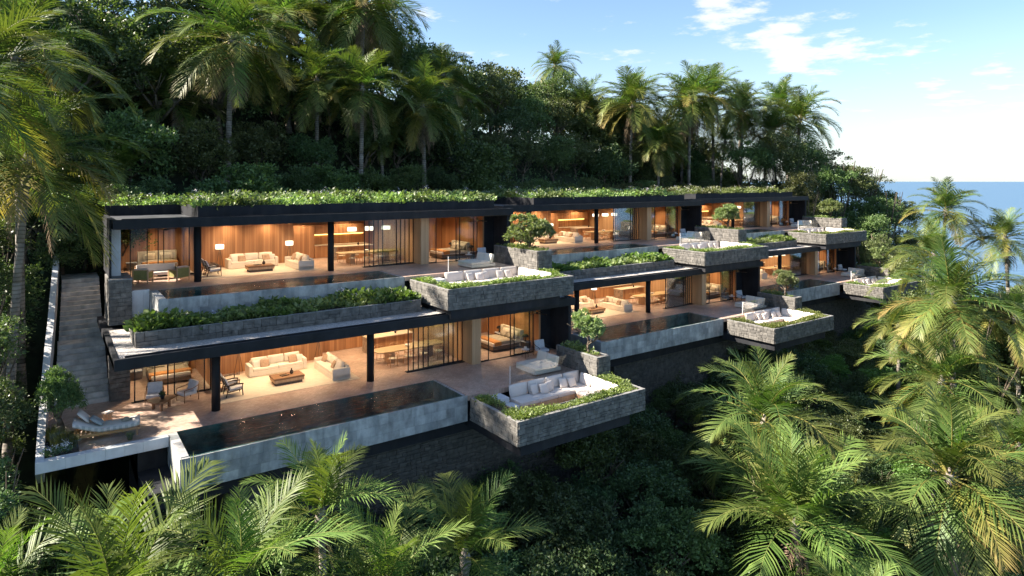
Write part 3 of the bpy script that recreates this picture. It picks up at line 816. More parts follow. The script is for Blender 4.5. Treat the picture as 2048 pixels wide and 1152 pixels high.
def mushroom_lamp(loc, label):
    def mk():
        b = MB(); b.lathe([(.10, 0), (.10, .02), (.045, .03), (.045, .30)], 14); st = b.mesh('stem', M['black'])
        b = MB(); b.lathe([(.20, .27), (.195, .33), (.16, .39), (.09, .43), (.01, .44)], 18); return st, b.mesh('lamp_shade', M['black'])
    a, c = cached('mlamp', mk); t = thing('table_lamp', label, 'table lamp', loc); link('stem', a, t); link('lamp_shade', c, t); return t
def side_table(loc, label):
    def mk():
        b = MB(); b.lathe([(.23, .48), (.25, .49), (.25, .51), (.23, .52)], 20); tp = b.mesh('tabletop', M['lightgrey'])
        b = MB()
        for k in range(3): a = 2.09 * k; b.tube((math.cos(a) * .22, math.sin(a) * .22, 0), (math.cos(a) * .16, math.sin(a) * .16, .48), .013, .013, 6)
        return tp, b.mesh('legs', M['black'])
    a, c = cached('stable', mk); t = thing('side_table', label, 'side table', loc); link('tabletop', a, t); link('legs', c, t); return t
def ceiling_fan(loc, rz, label):
    """loc = ceiling point"""
    def mk():
        b = MB(); b.tube((0, 0, 0), (0, 0, -.22), .015, .015, 8); b.lathe([(.05, -.40), (.085, -.38), (.09, -.25), (.05, -.21)], 14); h = b.mesh('motor', M['brass'])
        b = MB(); b.rbox((.45, 0, 0), (.72, .13, .012), (R(12), 0, 0), .003); return h, b.mesh('blade', M['darkwood'])
    h, bl = cached('fan', mk); t = thing('ceiling_fan', label, 'ceiling fan', loc, rz); link('motor', h, t)
    for k in range(4): link('blade', bl, t, (0, 0, -.36), (0, 0, R(90 * k)))
    return t

# ------------------------------------------------------------------ the six villas
ORG = {(0, 0): (0, 0, 0), (0, 1): (25.45, 3.9, 0), (0, 2): (50.4, 8.0, 0),
       (1, 0): (0.45, 7.2, 5.0), (1, 1): (26.3, 10.9, 5.0), (1, 2): (51.5, 14.7, 5.0)}
VN = {(0, 0): 'lower left villa', (0, 1): 'lower middle villa', (0, 2): 'lower right villa',
      (1, 0): 'upper left villa', (1, 1): 'upper middle villa', (1, 2): 'upper right villa'}
CEIL = {0: 3.0, 1: 3.2}
ROOFT = {0: 3.45, 1: 3.66}

def frame_panel(w, h, key, fw=.05, fd=.045):
    """a sliding glass panel: steel frame + pane, origin lower left, in the XZ plane"""
    def mk():
        b = MB()
        b.box(0, fw, -fd/2, fd/2, 0, h); b.box(w - fw, w, -fd/2, fd/2, 0, h); b.box(fw, w - fw, -fd/2, fd/2, 0, fw); b.box(fw, w - fw, -fd/2, fd/2, h - fw, h)
        f = b.mesh('sliding_door', M['black'])
        b = MB(); b.box(fw, w - fw, -.006, .006, fw, h - fw); return f, b.mesh('pane', M['glass'])
    return cached(('panel', key, w, h), mk)
def add_panel(parent, x, y, w, h, rz=0.0, z=0.0):
    f, p = frame_panel(w, h, 'p')
    o = link('sliding_door', f, parent, (x, y, z), (0, 0, rz)); link('pane', p, o); return o

def column(parent, x, y, h, r=.19):
    b = MB(); b.lathe([(r, 0), (r, h)], 24, (x, y, 0)); return b.build('column', M['black'], parent)

def villa(lv, n):
    t = thing('villa', None or 'x', 'villa', ORG[(lv, n)])
    C = CEIL[lv]; RT = ROOFT[lv]
    lx = -0.15 if (lv, n) == (0, 0) else 2.4
    pxr = 16.85 if lv == 0 else 16.5
    pxl = 4.05 if lv == 0 else 3.75
    pf, pb = 27.45, 30.65
    # floors
    b = MB()
    b.box(lx, pxl, 30.5 if lv == 0 else 30.85, 33.0, -.25, 0); b.box(pxl, pxr, pb, 33.0, -.25, 0)
    if lv == 0 and n == 0:
        b.box(lx, 3.2, 33.0, 36.75, -.25, 0); b.box(3.2, 26.1, 33.0, 40.5, -.25, 0)
    else: b.box(lx, 26.1, 33.0, 41.5, -.25, 0)
    b.box(pxr, 26.1, 27.4, 33.0, -.25, 0)
    b.build('floor', M['floor'], t)
    # black podium band under the pool and floor
    b = MB(); b.box(2.95, 26.0, 27.95, 41, -1.95, -1.28); b.box(pxr + .05, 26.0, 27.9, 31, -1.28, -.26); b.box(2.95, pxl - .02, 30.9, 31.5, -1.28, -.26)
    if lv == 0 and n == 0: b.box(2.95, 4.0, 30.5, 34, -6, -.27)
    b.build('podium', M['charcoal'], t)
    # roof slab with its edge beam
    b = MB(); b.box(2.1, 26.35, 30.3, 41.6, C, C + .28); b.build('roof_slab', M['charcoal'], t)
    b = MB(); b.box(2.1, 26.35, 30.28, 30.46, C - .01, RT, .01); b.box(2.1, 2.28, 30.46, 36.8, C - .005, RT, .01)
    b.box(26.17, 26.35, 30.46, 40, C - .005, RT, .01); b.box(2.5, 26.0, 30.62, 30.68, RT - .12, RT + .035)
    b.build('roof_edge', M['black'], t)
    b = MB(); b.box(2.29, 26.16, 30.47, 41.5, C - .03, C - .002); b.build('ceiling', M['plaster'], t)
    if lv == 0:
        bm = MB(); bm.box(2.3, 26.15, 30.7, 36.7, C + .28, C + .40); bm.build('gravel_bed', M['gravel'], t)
    else:
        bm = MB(); bm.box(2.3, 26.15, 30.48, 41.4, C + .28, C + .36); bm.build('roof_membrane', M['darkroof'], t)
    for x in (6.28, 13.87): column(t, x, 32.42, C)
    # walls
    wy = 38.2
    b = MB(); b.box(6.95, 13.3, wy, wy + .15, 0, C - .03); b.box(13.15, 13.3, wy + .15, 40.0, 0, C - .03); b.box(13.3, 19.85, 40.0, 40.15, 0, C - .03)
    b.box(20.45, 25.0, wy, wy + .15, 0, C - .03); b.box(2.75, 6.75, 40.35, 40.5, 0, C - .03)
    b.build('timber_wall', M['timber'], t)
    b = MB(); b.box(6.75, 6.95, 35.6, 40.3, 0, C - .03); b.build('timber_partition', M['timber'], t)
    b = MB(); b.box(25.0, 25.12, 32.2, wy, 0, C - .03); b.build('timber_side_wall', M['timber'], t)
    b = MB(); b.box(19.86, 20.46, 31.85, 40.0, 0, C - .03); b.build('timber_pier', M['timber_pale'], t)
    b = MB(); b.box(25.95, 26.15, 30.47, 33.6, -1.2, C - .03); b.box(25.13, 25.94, 32.2, 32.35, 0, C - .03); b.build('end_wall', M['charcoal'], t)
    b = MB(); b.box(2.45, 2.75, 37.3, 40.5, 0, C - .03); b.build('side_wall', M['charcoal'], t)
    # kitchen wall units with lit niche
    b = MB(); b.box(15.2, 19.2, 39.4, 39.98, 0.02, .88); b.box(13.4, 15.18, 39.4, 39.98, 0.02, 2.4); b.build('kitchen_cabinet', M['timber'], t)
    b = MB(); b.box(15.2, 19.2, 39.36, 39.98, .885, .93); b.build('worktop', M['counter'], t)
    b = MB(); b.box(15.3, 19.1, 39.90, 39.98, 1.62, 1.70); b.build('light_strip', M['led'], t)
    b = MB(); b.box(15.2, 19.2, 39.55, 39.98, 1.71, 2.4); b.build('wall_cupboard', M['timber'], t)
    # sliding doors of the living room, parked with their stiles fanned out
    for k in range(5): add_panel(t, 16.15 + .345 * k, 32.62 + .065 * k, 2.3 - .0 * k, C - .06, 0, .02)
    # bedroom doors
    add_panel(t, 20.52, 32.05, .62, C - .06, 0, .02)
    add_panel(t, 22.65, 32.02, 1.5, C - .06, 0, .02); add_panel(t, 22.98, 32.09, 1.5, C - .06, 0, .02)
    # left bedroom doors
    add_panel(t, 5.0, 35.75, 1.7, C - .06, 0, .02); add_panel(t, 4.72, 35.82, 1.7, C - .06, 0, .02); add_panel(t, 3.3, 35.75, .9, C - .06, 0, .02)
    for (xa, xb, ya, yb) in ((3.2, 6.75, 35.71, 35.86), (16.1, 19.85, 32.58, 32.92), (20.5, 24.5, 31.98, 32.14)): boxp('door_track', t, xa, xb, ya, yb, .001, .02, M['black'])
    # recessed downlights
    b = MB()
    for x, y in [(8.2, 34), (10, 34), (11.8, 34), (8.2, 36.8), (10, 36.8), (11.8, 36.8), (16, 37), (17.5, 37), (19, 37), (21.8, 34), (23.8, 34), (21.8, 36.5), (23.8, 36.5), (4, 37.5), (5.6, 37.5), (15, 33.8), (18, 33.8)]:
        b.lathe([(.05, C - .045), (.05, C - .031)], 10, (x, y, 0))
    b.build('downlight', M['bulb'], t)
    return t

VLAB = {(0, 0): 'lower left villa with timber rooms, black columns and a gravel roof',
        (0, 1): 'lower middle villa behind the bush planter, gravel roof and timber rooms',
        (0, 2): 'lower right villa, furthest of the lower row, below the furthest green roof',
        (1, 0): 'upper left villa beside the stairs, planted roof over timber rooms',
        (1, 1): 'upper middle villa between two planter trees, under a planted roof',
        (1, 2): 'upper right villa, furthest of the upper row, nearest the sea'}
VILLA = {}
for lv in (0, 1):
    for n in (0, 1, 2):
        v = villa(lv, n); v['label'] = VLAB[(lv, n)]; v['group'] = 'villas stacked along the hillside'; VILLA[(lv, n)] = v

# the warm recessed downlights of each villa
def room_lamp(unit, x, y, power):
    l = bpy.data.lights.new('downlight_lamp', 'SPOT'); l.energy = power; l.color = (1.0, 0.73, 0.45); l.shadow_soft_size = .09
    l.spot_size = R(138); l.spot_blend = 0.75
    o = bpy.data.objects.new('downlight_lamp', l); COL.objects.link(o); O = ORG[unit]
    o.location = (O[0] + x, O[1] + y, O[2] + CEIL[unit[0]] - .06)
    return o
RP = 96
for u in ORG:
    for x, y, q in [(8.2, 35.3, 1), (10, 34.2, 1), (11.8, 35.3, 1), (9.0, 37.45, .8), (11.5, 37.45, .8), (15.0, 34.2, .7), (16, 36.9, 1), (17.5, 38.9, 1), (18.6, 36.9, .9), (14.2, 38.6, .8), (18.2, 34.0, .7), (21.8, 34, .8), (23.8, 34.4, .9), (22.8, 37.4, .9), (4, 37.5, .8), (5.6, 38.7, .9)]:
        room_lamp(u, x, y, RP * q)

# ------------------------------------------------------------------ left wing: fins, piers, stairs, parapet
def stone_pier(x0, x1, y0, y1, z0, z1, label, seed):
    t = thing('stone_pier', label, 'pier', (0, 0, 0))
    b = MB(); b.box(x0 + .03, x1 - .03, y0 + .03, y1, z0, z1 - .06); b.build('core', M['mortar'], t)
    masonry(t, (x0, y0, z0), (1, 0, 0), z1 - z0 - .06, (0, -1, 0), x1 - x0, .32, .24, seed=seed)
    masonry(t, (x0, y1, z0), (0, -1, 0), z1 - z0 - .06, (-1, 0, 0), y1 - y0, .34, .24, seed=seed + 1)
    b = MB(); b.box(x0 - .03, x1 + .02, y0 - .03, y1, z1 - .06, z1, .01); b.build('cap', M['stonecap'], t)
    return t
stone_pier(2.38, 3.22, 36.6, 37.3, 0, 2.98, 'dark stone pier at the foot of the stairs under the gravel roof', 11)
stone_pier(2.42, 3.40, 37.75, 40.4, 3.42, 5.7, 'tall dark stone pier between the stairs and the upper left pool', 13)
stone_pier(27.9, 28.7, 40.5, 41.2, 0, 2.98, 'dark stone pier inside the left corner of the lower middle villa', 15)
t = thing('concrete_fin', 'pale concrete fin holding the left corner of the upper left roof', 'fin', (0, 0, 0))
b = MB(); b.box(2.56, 3.02, 39.2, 40.3, 5.7, 8.2); b.build('panel', M['paleconc'], t)
b = MB(); b.box(2.46, 2.55, 38.3, 42.5, 5.7, 8.66); b.build('dark_cladding', M['charcoal'], t)
# white end wall left of the upper pool
for (lv, n) in ((1, 0), (1, 1), (1, 2)):
    O = ORG[(lv, n)]
    t = thing('end_wall', 'smooth pale wall closing the left end of the pool terrace, ' + VN[(lv, n)], 'wall', O)
    for k in range(3 if n == 0 else 1):
        w = .28 if n == 0 else .82
        boxp('panel', t, 2.9 + k * w + .0, 2.9 + (k + 1) * w - .006, 30.7, 30.84, -1.55, .02, M['paleconc'])
    if n == 0: boxp('coping', t, 2.9, 3.74, 30.66, 30.85, .021, .05, M['paleconc'])

# stairs
t = thing('staircase', 'wide grey stone staircase climbing beside the villas on the left', 'staircase', (0, 0, 0))
y = 36.75; z = 0.0; STEPX = lambda yy: np.interp(yy, [32, 36, 41, 45, 47], [-.05, .12, .38, .58, .65])
steps = [('s', .32)] * 10 + [('l', 1.15)] + [('s', .30)] * 12 + [('l', 2.6)]
nr = 0
for kind, tr in steps:
    z += 5.0 / 24; x0 = float(STEPX(y)) + .02
    b = MB(); b.box(x0, 2.36, y, y + tr + .02, z - .55, z, .012); b.build('landing' if kind == 'l' else 'step', M['stepstone'], t)
    y += tr
# pale concrete parapet beside the stairs
t = thing('parapet', 'pale parapet wall edging the stairs and the left terrace corner', 'parapet', (0, 0, 0))
pts = [(47, .5, 6.2), (45.2, .44, 5.9), (43, .36, 5.3), (41, .26, 4.3), (39.5, .19, 3.55), (38, .10, 2.9), (36.6, .03, 2.25), (35.4, -.02, 1.7), (34, -.07, 1.15), (32.6, -.12, .62), (31.6, -.14, .22), (30.05, -.16, .06)]
for i in range(len(pts) - 1):
    (ya, xa, za), (yb, xb, zb) = pts[i], pts[i + 1]
    b = MB(); bm = b.bm; w = .27; lo = 1.5
    vs = [bm.verts.new(c) for c in [(xa - w, ya, za - lo), (xa, ya, za - lo), (xa, ya, za), (xa - w, ya, za), (xb - w, yb + .006, zb - lo * (.28 if i > 8 else 1)), (xb, yb + .006, zb - lo * (.28 if i > 8 else 1)), (xb, yb + .006, zb), (xb - w, yb + .006, zb)]]
    for f in [(0, 1, 2, 3), (4, 7, 6, 5), (0, 4, 5, 1), (1, 5, 6, 2), (2, 6, 7, 3), (3, 7, 4, 0)]: bm.faces.new([vs[k] for k in f])
    b.build('wall_panel', M['paleconc'], t)
xs_ = [-.43, .5, 1.15, 1.8, 2.45, 3.1, 4.02]
for i in range(6): boxp('wall_panel', t, xs_[i] + .002, xs_[i + 1] - .004, 30.05, 30.42, -.36, .05, M['paleconc'])

# ------------------------------------------------------------------ pools
def pool(lv, n):
    O = ORG[(lv, n)]; u = (lv, n)
    x0, x1 = (4.05, 16.85) if lv == 0 else (3.75, 16.5)
    dep = 1.27 if lv == 0 else 1.54
    t = thing('swimming_pool', 'long raised infinity pool of concrete panels before the ' + VN[u], 'pool', O, 0, 'infinity pools in front of the villas')
    y0, y1 = 27.45, 30.64
    r = random.Random(100 + lv * 10 + n)
    b = MB(); b.box(x0 + .04, x1 - .04, y0 + .04, y0 + .22, -dep + .02, -.03); b.box(x0 + .04, x0 + .34, y0 + .22, y1, -dep + .02, -.005); b.box(x1 - .2, x1 - .04, y0 + .22, y1, -dep + .02, -.012)
    b.build('wall', M['concrete'], t)
    b = MB(); b.box(x0 + .34, x1 - .2, y0 + .22, y1, -dep + .02, -.95); b.box(x0 + .34, x1 - .2, y1 - .02, y1 + .0, -.95, -.012); b.build('pool_bed', M['poolbed'], t)
    rows = [(-dep, -dep * .70), (-dep * .70, -dep * .36), (-dep * .36, 0)]
    for (za, zb) in rows:
        x = x0
        while x < x1 - .05:
            w = r.uniform(.4, .95)
            if x1 - x - w < .4: w = x1 - x
            boxp('panel', t, x + .003, x + w - .003, y0 - r.uniform(0, .008), y0 + .04, za + .003, zb - .003, M['concrete']); x += w
        for k in range(3): boxp('panel', t, x0 - r.uniform(0, .008), x0 + .04, y0 + .045 + k * 1.05, y0 + .045 + k * 1.05 + 1.044, za + .003, zb - .003, M['concrete'])
    me = mesh_np('pool_water', [(x0 + .34, y0 + .02, -.012), (x1 - .2, y0 + .02, -.012), (x1 - .2, y1 - .005, -.012), (x0 + .34, y1 - .005, -.012)], [0, 1, 2, 3], [4], (M['pool'],))
    tag(link('pool_water', me, None, O), 'rippled dark pool water reflecting the rooms of the ' + VN[u], kind='structure')
for u in ORG: pool(*u)

# ------------------------------------------------------------------ stone boxes, hedges, planters
def strip_leaves(rects, dens, hgt, leaf, mats, seed, wid=.5, flowers=0.0, up=0.6, patches=True):
    """low planting over rectangles (x0,x1,y0,y1,z): bushy tufts of leaves, some flowers"""
    r = np.random.default_rng(seed); PP = []; DD = []; SS = []; MI = []
    for (x0, x1, y0, y1, z) in rects:
        A = (x1 - x0) * (y1 - y0); nt = max(4, int(A * dens)); per = 22
        tx = r.uniform(x0, x1, nt); ty = r.uniform(y0, y1, nt)
        hh = hgt * (0.45 + 0.75 * r.random(nt)) * (0.8 + 0.4 * np.sin(tx * 1.7 + 1.3) * np.cos(ty * 2.1))
        size = .6 + .8 * r.random(nt)
        patch = np.sin(tx * 1.1 + 3 * np.sin(ty * .9)) + np.sin(ty * 1.9 + tx * .45) + r.normal(size=nt) * .5
        keep = patch > -1.35; tx, ty, hh, size, patch = tx[keep], ty[keep], hh[keep], size[keep], patch[keep]; nt = len(tx)
        hh = hh * (1 + .30 * np.clip(patch, -1, 1)); size = size * (1 + .25 * np.clip(patch, -1, 1))
        k = np.repeat(np.arange(nt), per); m = len(k)
        a = r.random(m) * 6.283; q = r.random(m) ** .6 * hgt * .55 * size[k]
        zz = z + hh[k] * (r.random(m) ** .7)
        P = np.stack([tx[k] + np.cos(a) * q, ty[k] + np.sin(a) * q, zz], 1)
        D = np.stack([np.cos(a), np.sin(a), up + r.normal(size=m) * .5], 1)
        PP.append(P); DD.append(D); SS.append(leaf * (.55 + .9 * r.random(m)) * size[k]); MI.append(np.where((patch[k] > .75) & (len(mats) > 3), 3, 0))
        if flowers:
            nf = int(nt * flowers); fx = r.integers(0, nt, nf)
            good = (np.sin(tx[fx] * .9 + 2) + np.sin(ty[fx] * 1.3)) > 0.1; fx = fx[good]
            k = np.repeat(fx, 9); m = len(k)
            P = np.stack([tx[k], ty[k], z + hh[k] * 1.15 + .05], 1) + r.normal(size=(m, 3)) * .07
            PP.append(P); DD.append(r.normal(size=(m, 3))); SS.append(np.full(m, .075)); MI.append(np.where(r.random(m) < .5, 1, 2))
    return leaf_mesh('planting', np.concatenate(PP), np.concatenate(DD), np.concatenate(SS), mats, wid, np.concatenate(MI), r=r)

BOX = {0: dict(x0=16.75, x1=24.72, y0=23.05, y1=27.0, z=0.03, h=1.10), 1: dict(x0=16.75, x1=25.45, y0=22.75, y1=27.2, z=-.15, h=1.12)}
def stone_box(lv, n):
    u = (lv, n); O = ORG[u]; B = BOX[lv]; x0, x1, y0, y1, zt, h = (B[k] for k in ('x0', 'x1', 'y0', 'y1', 'z', 'h'))
    t = thing('sunken_terrace', 'dark stone box terrace jutting out in front of the ' + VN[u], 'terrace', O, 0, 'cantilevered stone terraces')
    zb = zt - h; pit = -.95; k = .85
    b = MB(); g = .045
    b.box(x0 + g, x0 + k, y0 + g, y1, zb + .01, zt - .12); b.box(x0 + k, x1 - k, y0 + g, y0 + k, zb + .01, zt - .12); b.box(x1 - k, x1 - g, y0 + g, y1, zb + .01, zt - .12)
    b.box(x0 + k, x1 - k, y0 + k, y1 + .4, zb + .01, pit); b.build('core', M['mortar'], t)
    b = MB(); b.box(x0 + k - .02, x0 + k + .02, y0 + k, y1, pit, zt - .02); b.box(x1 - k - .02, x1 - k + .02, y0 + k, y1, pit, zt - .02); b.box(x0 + k + .02, x1 - k - .02, y0 + k - .02, y0 + k + .02, pit, zt - .02)
    b.build('inner_wall', M['stonecap'], t)
    boxp('floor', t, x0 + k + .02, x1 - k - .02, y0 + k + .02, y1 + .38, pit, pit + .02, M['floor'])
    b = MB(); b.box(x0 + .16, x0 + k - .03, y0 + .16, y1 - .05, zt - .12, zt - .06); b.box(x0 + k - .03, x1 - k + .03, y0 + .16, y0 + k - .03, zt - .12, zt - .06); b.box(x1 - k + .03, x1 - .16, y0 + .16, y1 - 1.2, zt - .12, zt - .06)
    b.build('soil', M['soil'], t)
    mode = 'parts' if n == 0 else 'mass'
    masonry(t, (x0, y0, zb), (1, 0, 0), h - .02, (0, -1, 0), x1 - x0, .31, .205, mode, seed=31 + lv * 7 + n)
    masonry(t, (x0, y1, zb), (0, -1, 0), h - .02, (-1, 0, 0), y1 - y0, .31, .205, mode, seed=51 + lv * 7 + n)
    b = MB(); c = .15
    b.box(x0 - .03, x0 + c, y0 - .03, y1, zt - .025, zt, .006); b.box(x0 + c + .002, x1 + .01, y0 - .03, y0 + c, zt - .025, zt, .006); b.box(x1 - c, x1 + .01, y0 + c + .002, y1, zt - .025, zt, .006)
    b.build('rim', M['stonecap'], t)
    # dark support set back below
    b = MB(); b.box(x0 + .22, x1 - .95, y0 + .14, 30.25, zb - .52, zb); b.build('support', M['charcoal'], t)
    # steps down from the terrace
    for i, (ya, yb_, zz) in enumerate([(26.55, 27.38, -.22), (25.85, 26.54, -.46), (25.15, 25.84, -.70)]):
        boxp('step', t, x0 + k + .03, x0 + k + 1.15 + .12 * i, ya, yb_, pit + .02, zz, M['paleconc'] if lv == 0 else M['paleconc'], .01)
    # glass balustrade behind the sofa
    rl = thing('glass_railing', 'frameless glass railing above the sunken sofa of the ' + VN[u], 'railing', O)
    yy = 27.62
    for i in range(2):
        xa = 19.55 + i * 2.1; boxp('pane', rl, xa + .01, xa + 2.08, yy, yy + .012, -.2, .95, M['railglass'])
    boxp('post', rl, 19.53, 19.555, yy - .01, yy + .03, -.2, .96, M['paleconc'])
    # hedge
    w = .50
    rects = [(x0 + .16, x0 + k - .05, y0 + .18, y1 - .1, zt - .08), (x0 + k, x1 - k, y0 + .18, y0 + k - .05, zt - .08), (x1 - k + .05, x1 - .2, y0 + .18, y1 - .9, zt - .08)]
    me = cached(('hedge', lv), lambda: strip_leaves(rects, 95, .24, .085, (M['leaf_hedge'], M['petal'], M['petalw']), 5 + lv))
    tag(link('hedge', me, None, O), 'low bright green hedge around the stone terrace of the ' + VN[u], 'hedge', 'hedges in the stone terraces')
    # sectional sofa
    s = thing('sectional_sofa', 'white L shaped sofa sunk in the stone terrace of the ' + VN[u], 'sectional sofa', O, 0, 'white sunken terrace sofas')
    xl = x0 + 2.32; xr = x1 - k - .04; yb2 = y1 + .22; yf = y0 + k + .05
    b = MB(); b.box(xl, xr, yb2 - 1.25, yb2, pit + .12, -.62 - .1 * lv, .01); b.box(xr - 1.25, xr, yf, yb2 - 1.251, pit + .12, -.62 - .1 * lv, .01); b.box(xl + .05, xr, yb2 - 1.2, yb2, pit + .02, pit + .12)
    b.build('base', M['timber_pale'], s)
    nseat = 4; ws = (xr - xl) / nseat
    for i in range(nseat):
        b = MB(); b.box(-ws/2 + .008, ws/2 - .008, -.5, .5, -.10, .10, .05); b.build('seat_cushion', M['white'], s, loc=(xl + ws * (i + .5), yb2 - .74, -.52 - .1 * lv))
        b = MB(); b.cushion((0, 0, 0), (ws - .02, .66, .20), (R(76), 0, 0), seed=i); b.build('back_cushion', M['white'], s, loc=(xl + ws * (i + .5), yb2 - .18, -.14 - .13 * lv))
    ln = yb2 - 1.26 - yf; ns = 2; wl = ln / ns
    for i in range(ns):
        b = MB(); b.box(-.5, .5, -wl/2 + .008, wl/2 - .008, -.10, .10, .05); b.build('seat_cushion', M['white'], s, loc=(xr - .74, yf + wl * (i + .5), -.52 - .1 * lv))
    for i in range(3):
        wb = (yb2 - .35 - yf) / 3
        b = MB(); b.cushion((0, 0, 0), (wb - .02, .62, .19), (R(78), 0, R(-90)), seed=i + 9); b.build('back_cushion', M['white'], s, loc=(xr - .14, yf + wb * (i + .5), -.16 - .13 * lv))
    for i, (fx, dy, tl, rz) in enumerate([(.30, .48, 66, .15), (.40, .66, 60, -.1), (.50, .50, 68, .2), (.70, .50, 64, -.12), (.80, .64, 60, .1)]):
        pos_w = ['left end', 'second from the left', 'middle', 'second from the right', 'corner end'][i]
        pillow((O[0] + xl + (xr - xl) * fx, O[1] + yb2 - dy, O[2] - .19 - .13 * lv), rz, f'white square pillow at the {pos_w} of the sunken sofa, ' + VN[u], 'white', .52, tl, 'pillows on the sunken sofas')
    return t
for u in ORG: stone_box(*u)

PL = {0: (24.05, 24.98, 25.85, 29.3, 1.08), 1: (24.6, 25.75, 25.2, 30.1, 1.18)}
def big_planter(lv, n, crown_me, trunk_me):
    u = (lv, n); O = ORG[u]; x0, x1, y0, y1, zt = PL[lv]
    t = thing('stone_planter', 'tall dark stone planter at the right end of the terrace, ' + VN[u], 'planter', O, 0, 'tall stone planters')
    boxp('core', t, x0 + .05, x1 - .04, y0 + .05, y1, -1.0, zt - .14, M['mortar'])
    boxp('soil', t, x0 + .14, x1 - .14, y0 + .14, y1 - .1, zt - .14, zt - .07, M['soil'])
    mode = 'parts' if n == 0 else 'mass'
    masonry(t, (x0, y0, -1.0), (1, 0, 0), zt + .98, (0, -1, 0), x1 - x0, .34, .24, mode, seed=71 + lv * 7 + n)
    masonry(t, (x0, y1, -1.0), (0, -1, 0), zt + .98, (-1, 0, 0), y1 - y0, .36, .24, mode, seed=91 + lv * 7 + n)
    b = MB(); c = .14
    b.box(x0 - .03, x0 + c, y0 - .03, y1, zt - .022, zt, .006); b.box(x0 + c + .002, x1 + .02, y0 - .03, y0 + c, zt - .022, zt, .006); b.box(x1 - c, x1 + .02, y0 + c + .002, y1, zt - .022, zt, .006)
    b.build('rim', M['stonecap'], t)
    me = cached(('pcover', lv), lambda: strip_leaves([(x0 + .15, x1 - .15, y0 + .2, y1 - .1, zt - .1)], 60, .26, .10, (M['leaf_bed'],), 15 + lv))
    tag(link('ground_cover', me, None, O), 'leafy ground cover in the tall stone planter, ' + VN[u], 'plants', 'plants in the tall planters')
    TR = {(0, 0): ('bushy', .95, 1.35), (0, 1): ('thin', .85, 1.2), (0, 2): ('thin', .95, 1.2), (1, 0): ('spreading', 1.35, 1.15), (1, 1): ('full, flowering', 1.15, 1.2), (1, 2): ('broad, flowering', 1.3, 1.15)}[u]
    tt = thing('small_tree', TR[0] + ' small tree growing in the tall stone planter, ' + VN[u], 'small tree', (O[0] + (x0 + x1) / 2, O[1] + y0 + (1.2 if lv == 0 else 1.6), O[2] + zt - .1), n * 1.3 + lv, 'small trees in the planters')
    link('trunk', trunk_me, tt, None, None, (1.5, 1.5, 1.5))
    link('crown', crown_me, tt, (0, 0, (1.2 if lv else 1.15) * TR[2]), (0, 0, n * 2.0), (TR[1] * 1.25, TR[1] * 1.25, TR[1] * .95 if lv else TR[1] * 1.1))
    return t
ptrunk = trunk_mesh(3, 1.0, .05, 7, 'bark', 'trunk', .8)
def planter_crown(seed, n=7500):
    r = np.random.default_rng(seed); lobes = []
    for i in range(20):
        a = r.random() * 6.28; q = r.random() ** .5 * .75
        lobes.append((math.cos(a) * q, math.sin(a) * q, r.uniform(-.55, .75) * (1.12 - .75 * q), r.uniform(.20, .33)))
    P, D = crown_points(n, lobes, r)
    return leaf_mesh('crown', P, D, .13 * (0.6 + 0.8 * r.random(len(P))), (M['leaf_tree'],), 0.42, r=r)
PCR = [planter_crown(33 + i) for i in range(6)]
for i_, u in enumerate(ORG): big_planter(*u, PCR[i_], ptrunk)

# planting beds: on the gravel roofs (in front of the upper pools) and on the green roofs
for n in range(3):
    O = ORG[(0, n)]
    x0, x1 = 3.05, 16.7
    t = thing('roof_planter', 'long low dark stone planter on the gravel roof of the ' + VN[(0, n)], 'planter', O, 0, 'long stone planters on the gravel roofs')
    boxp('core', t, x0 + .04, x1, 32.2, 34.6, 3.3, 3.94, M['mortar'])
    boxp('soil', t, x0 + .2, x1 - .02, 32.35, 34.58, 3.94, 3.98, M['soil'])
    mode = 'parts' if n == 0 else 'mass'
    masonry(t, (x0, 32.15, 3.38), (1, 0, 0), .66, (0, -1, 0), x1 - x0, .42, .30, mode, seed=131 + n)
    masonry(t, (x0, 34.55, 3.38), (0, -1, 0), .66, (-1, 0, 0), 2.4, .42, .30, mode, seed=141 + n)
    b = MB(); b.box(x0 - .03, x0 + .14, 32.11, 34.6, 4.04, 4.07, .005); b.box(x0 + .142, x1, 32.11, 32.27, 4.04, 4.07, .005); b.build('rim', M['stonecap'], t)
    me = cached('rbed', lambda: strip_leaves([(x0 + .1, x1 - .05, 32.42, 34.35, 3.98)], 30, .40, .20, (M['leaf_bed'], M['petal'], M['petalw'], M['leaf_bright']), 25, .6, .05))
    tag(link('planting_bed', me, None, O), 'lush leafy plants with a few white flowers before the pool of the ' + VN[(1, n)], 'plants', 'planting beds on the gravel roofs', 'stuff')
    O = ORG[(1, n)]
    xa = 6.15; xb = 25.6 if n == 0 else 24.9
    C = ROOFT[1]
    t = thing('roof_planter', 'raised black planter box on the flat roof of the ' + VN[(1, n)], 'planter', O, 0, 'black planters on the upper roofs')
    b = MB(); b.box(xa, xb, 31.6, 31.72, C - .1, C + .56, .01); b.box(xa, xa + .12, 31.72, 39.5, C - .1, C + .56, .01); b.box(xb - .12, xb, 31.72, 39.5, C - .1, C + .56, .01)
    b.box(2.2, xa, 37.4, 37.5, C - .1, C + .5, .01); b.build('box', M['charcoal'], t)
    boxp('soil', t, xa + .12, xb - .12, 31.72, 40.5, C - .1, C + .45, M['soil'])
    me = cached(('roofbed', n == 0), lambda: strip_leaves([(xa + .1, xb - .1, 31.7, 40.6, C + .45), (2.3, xa, 37.5, 40.6, C + .4)], 17, .52, .17, (M['leaf_bed'], M['petal'], M['petalw'], M['leaf_olive']), 29, .55, .14))
    tag(link('planting_bed', me, None, O), 'green and lilac planting covering the roof of the ' + VN[(1, n)], 'plants', 'planted upper roofs', 'stuff')

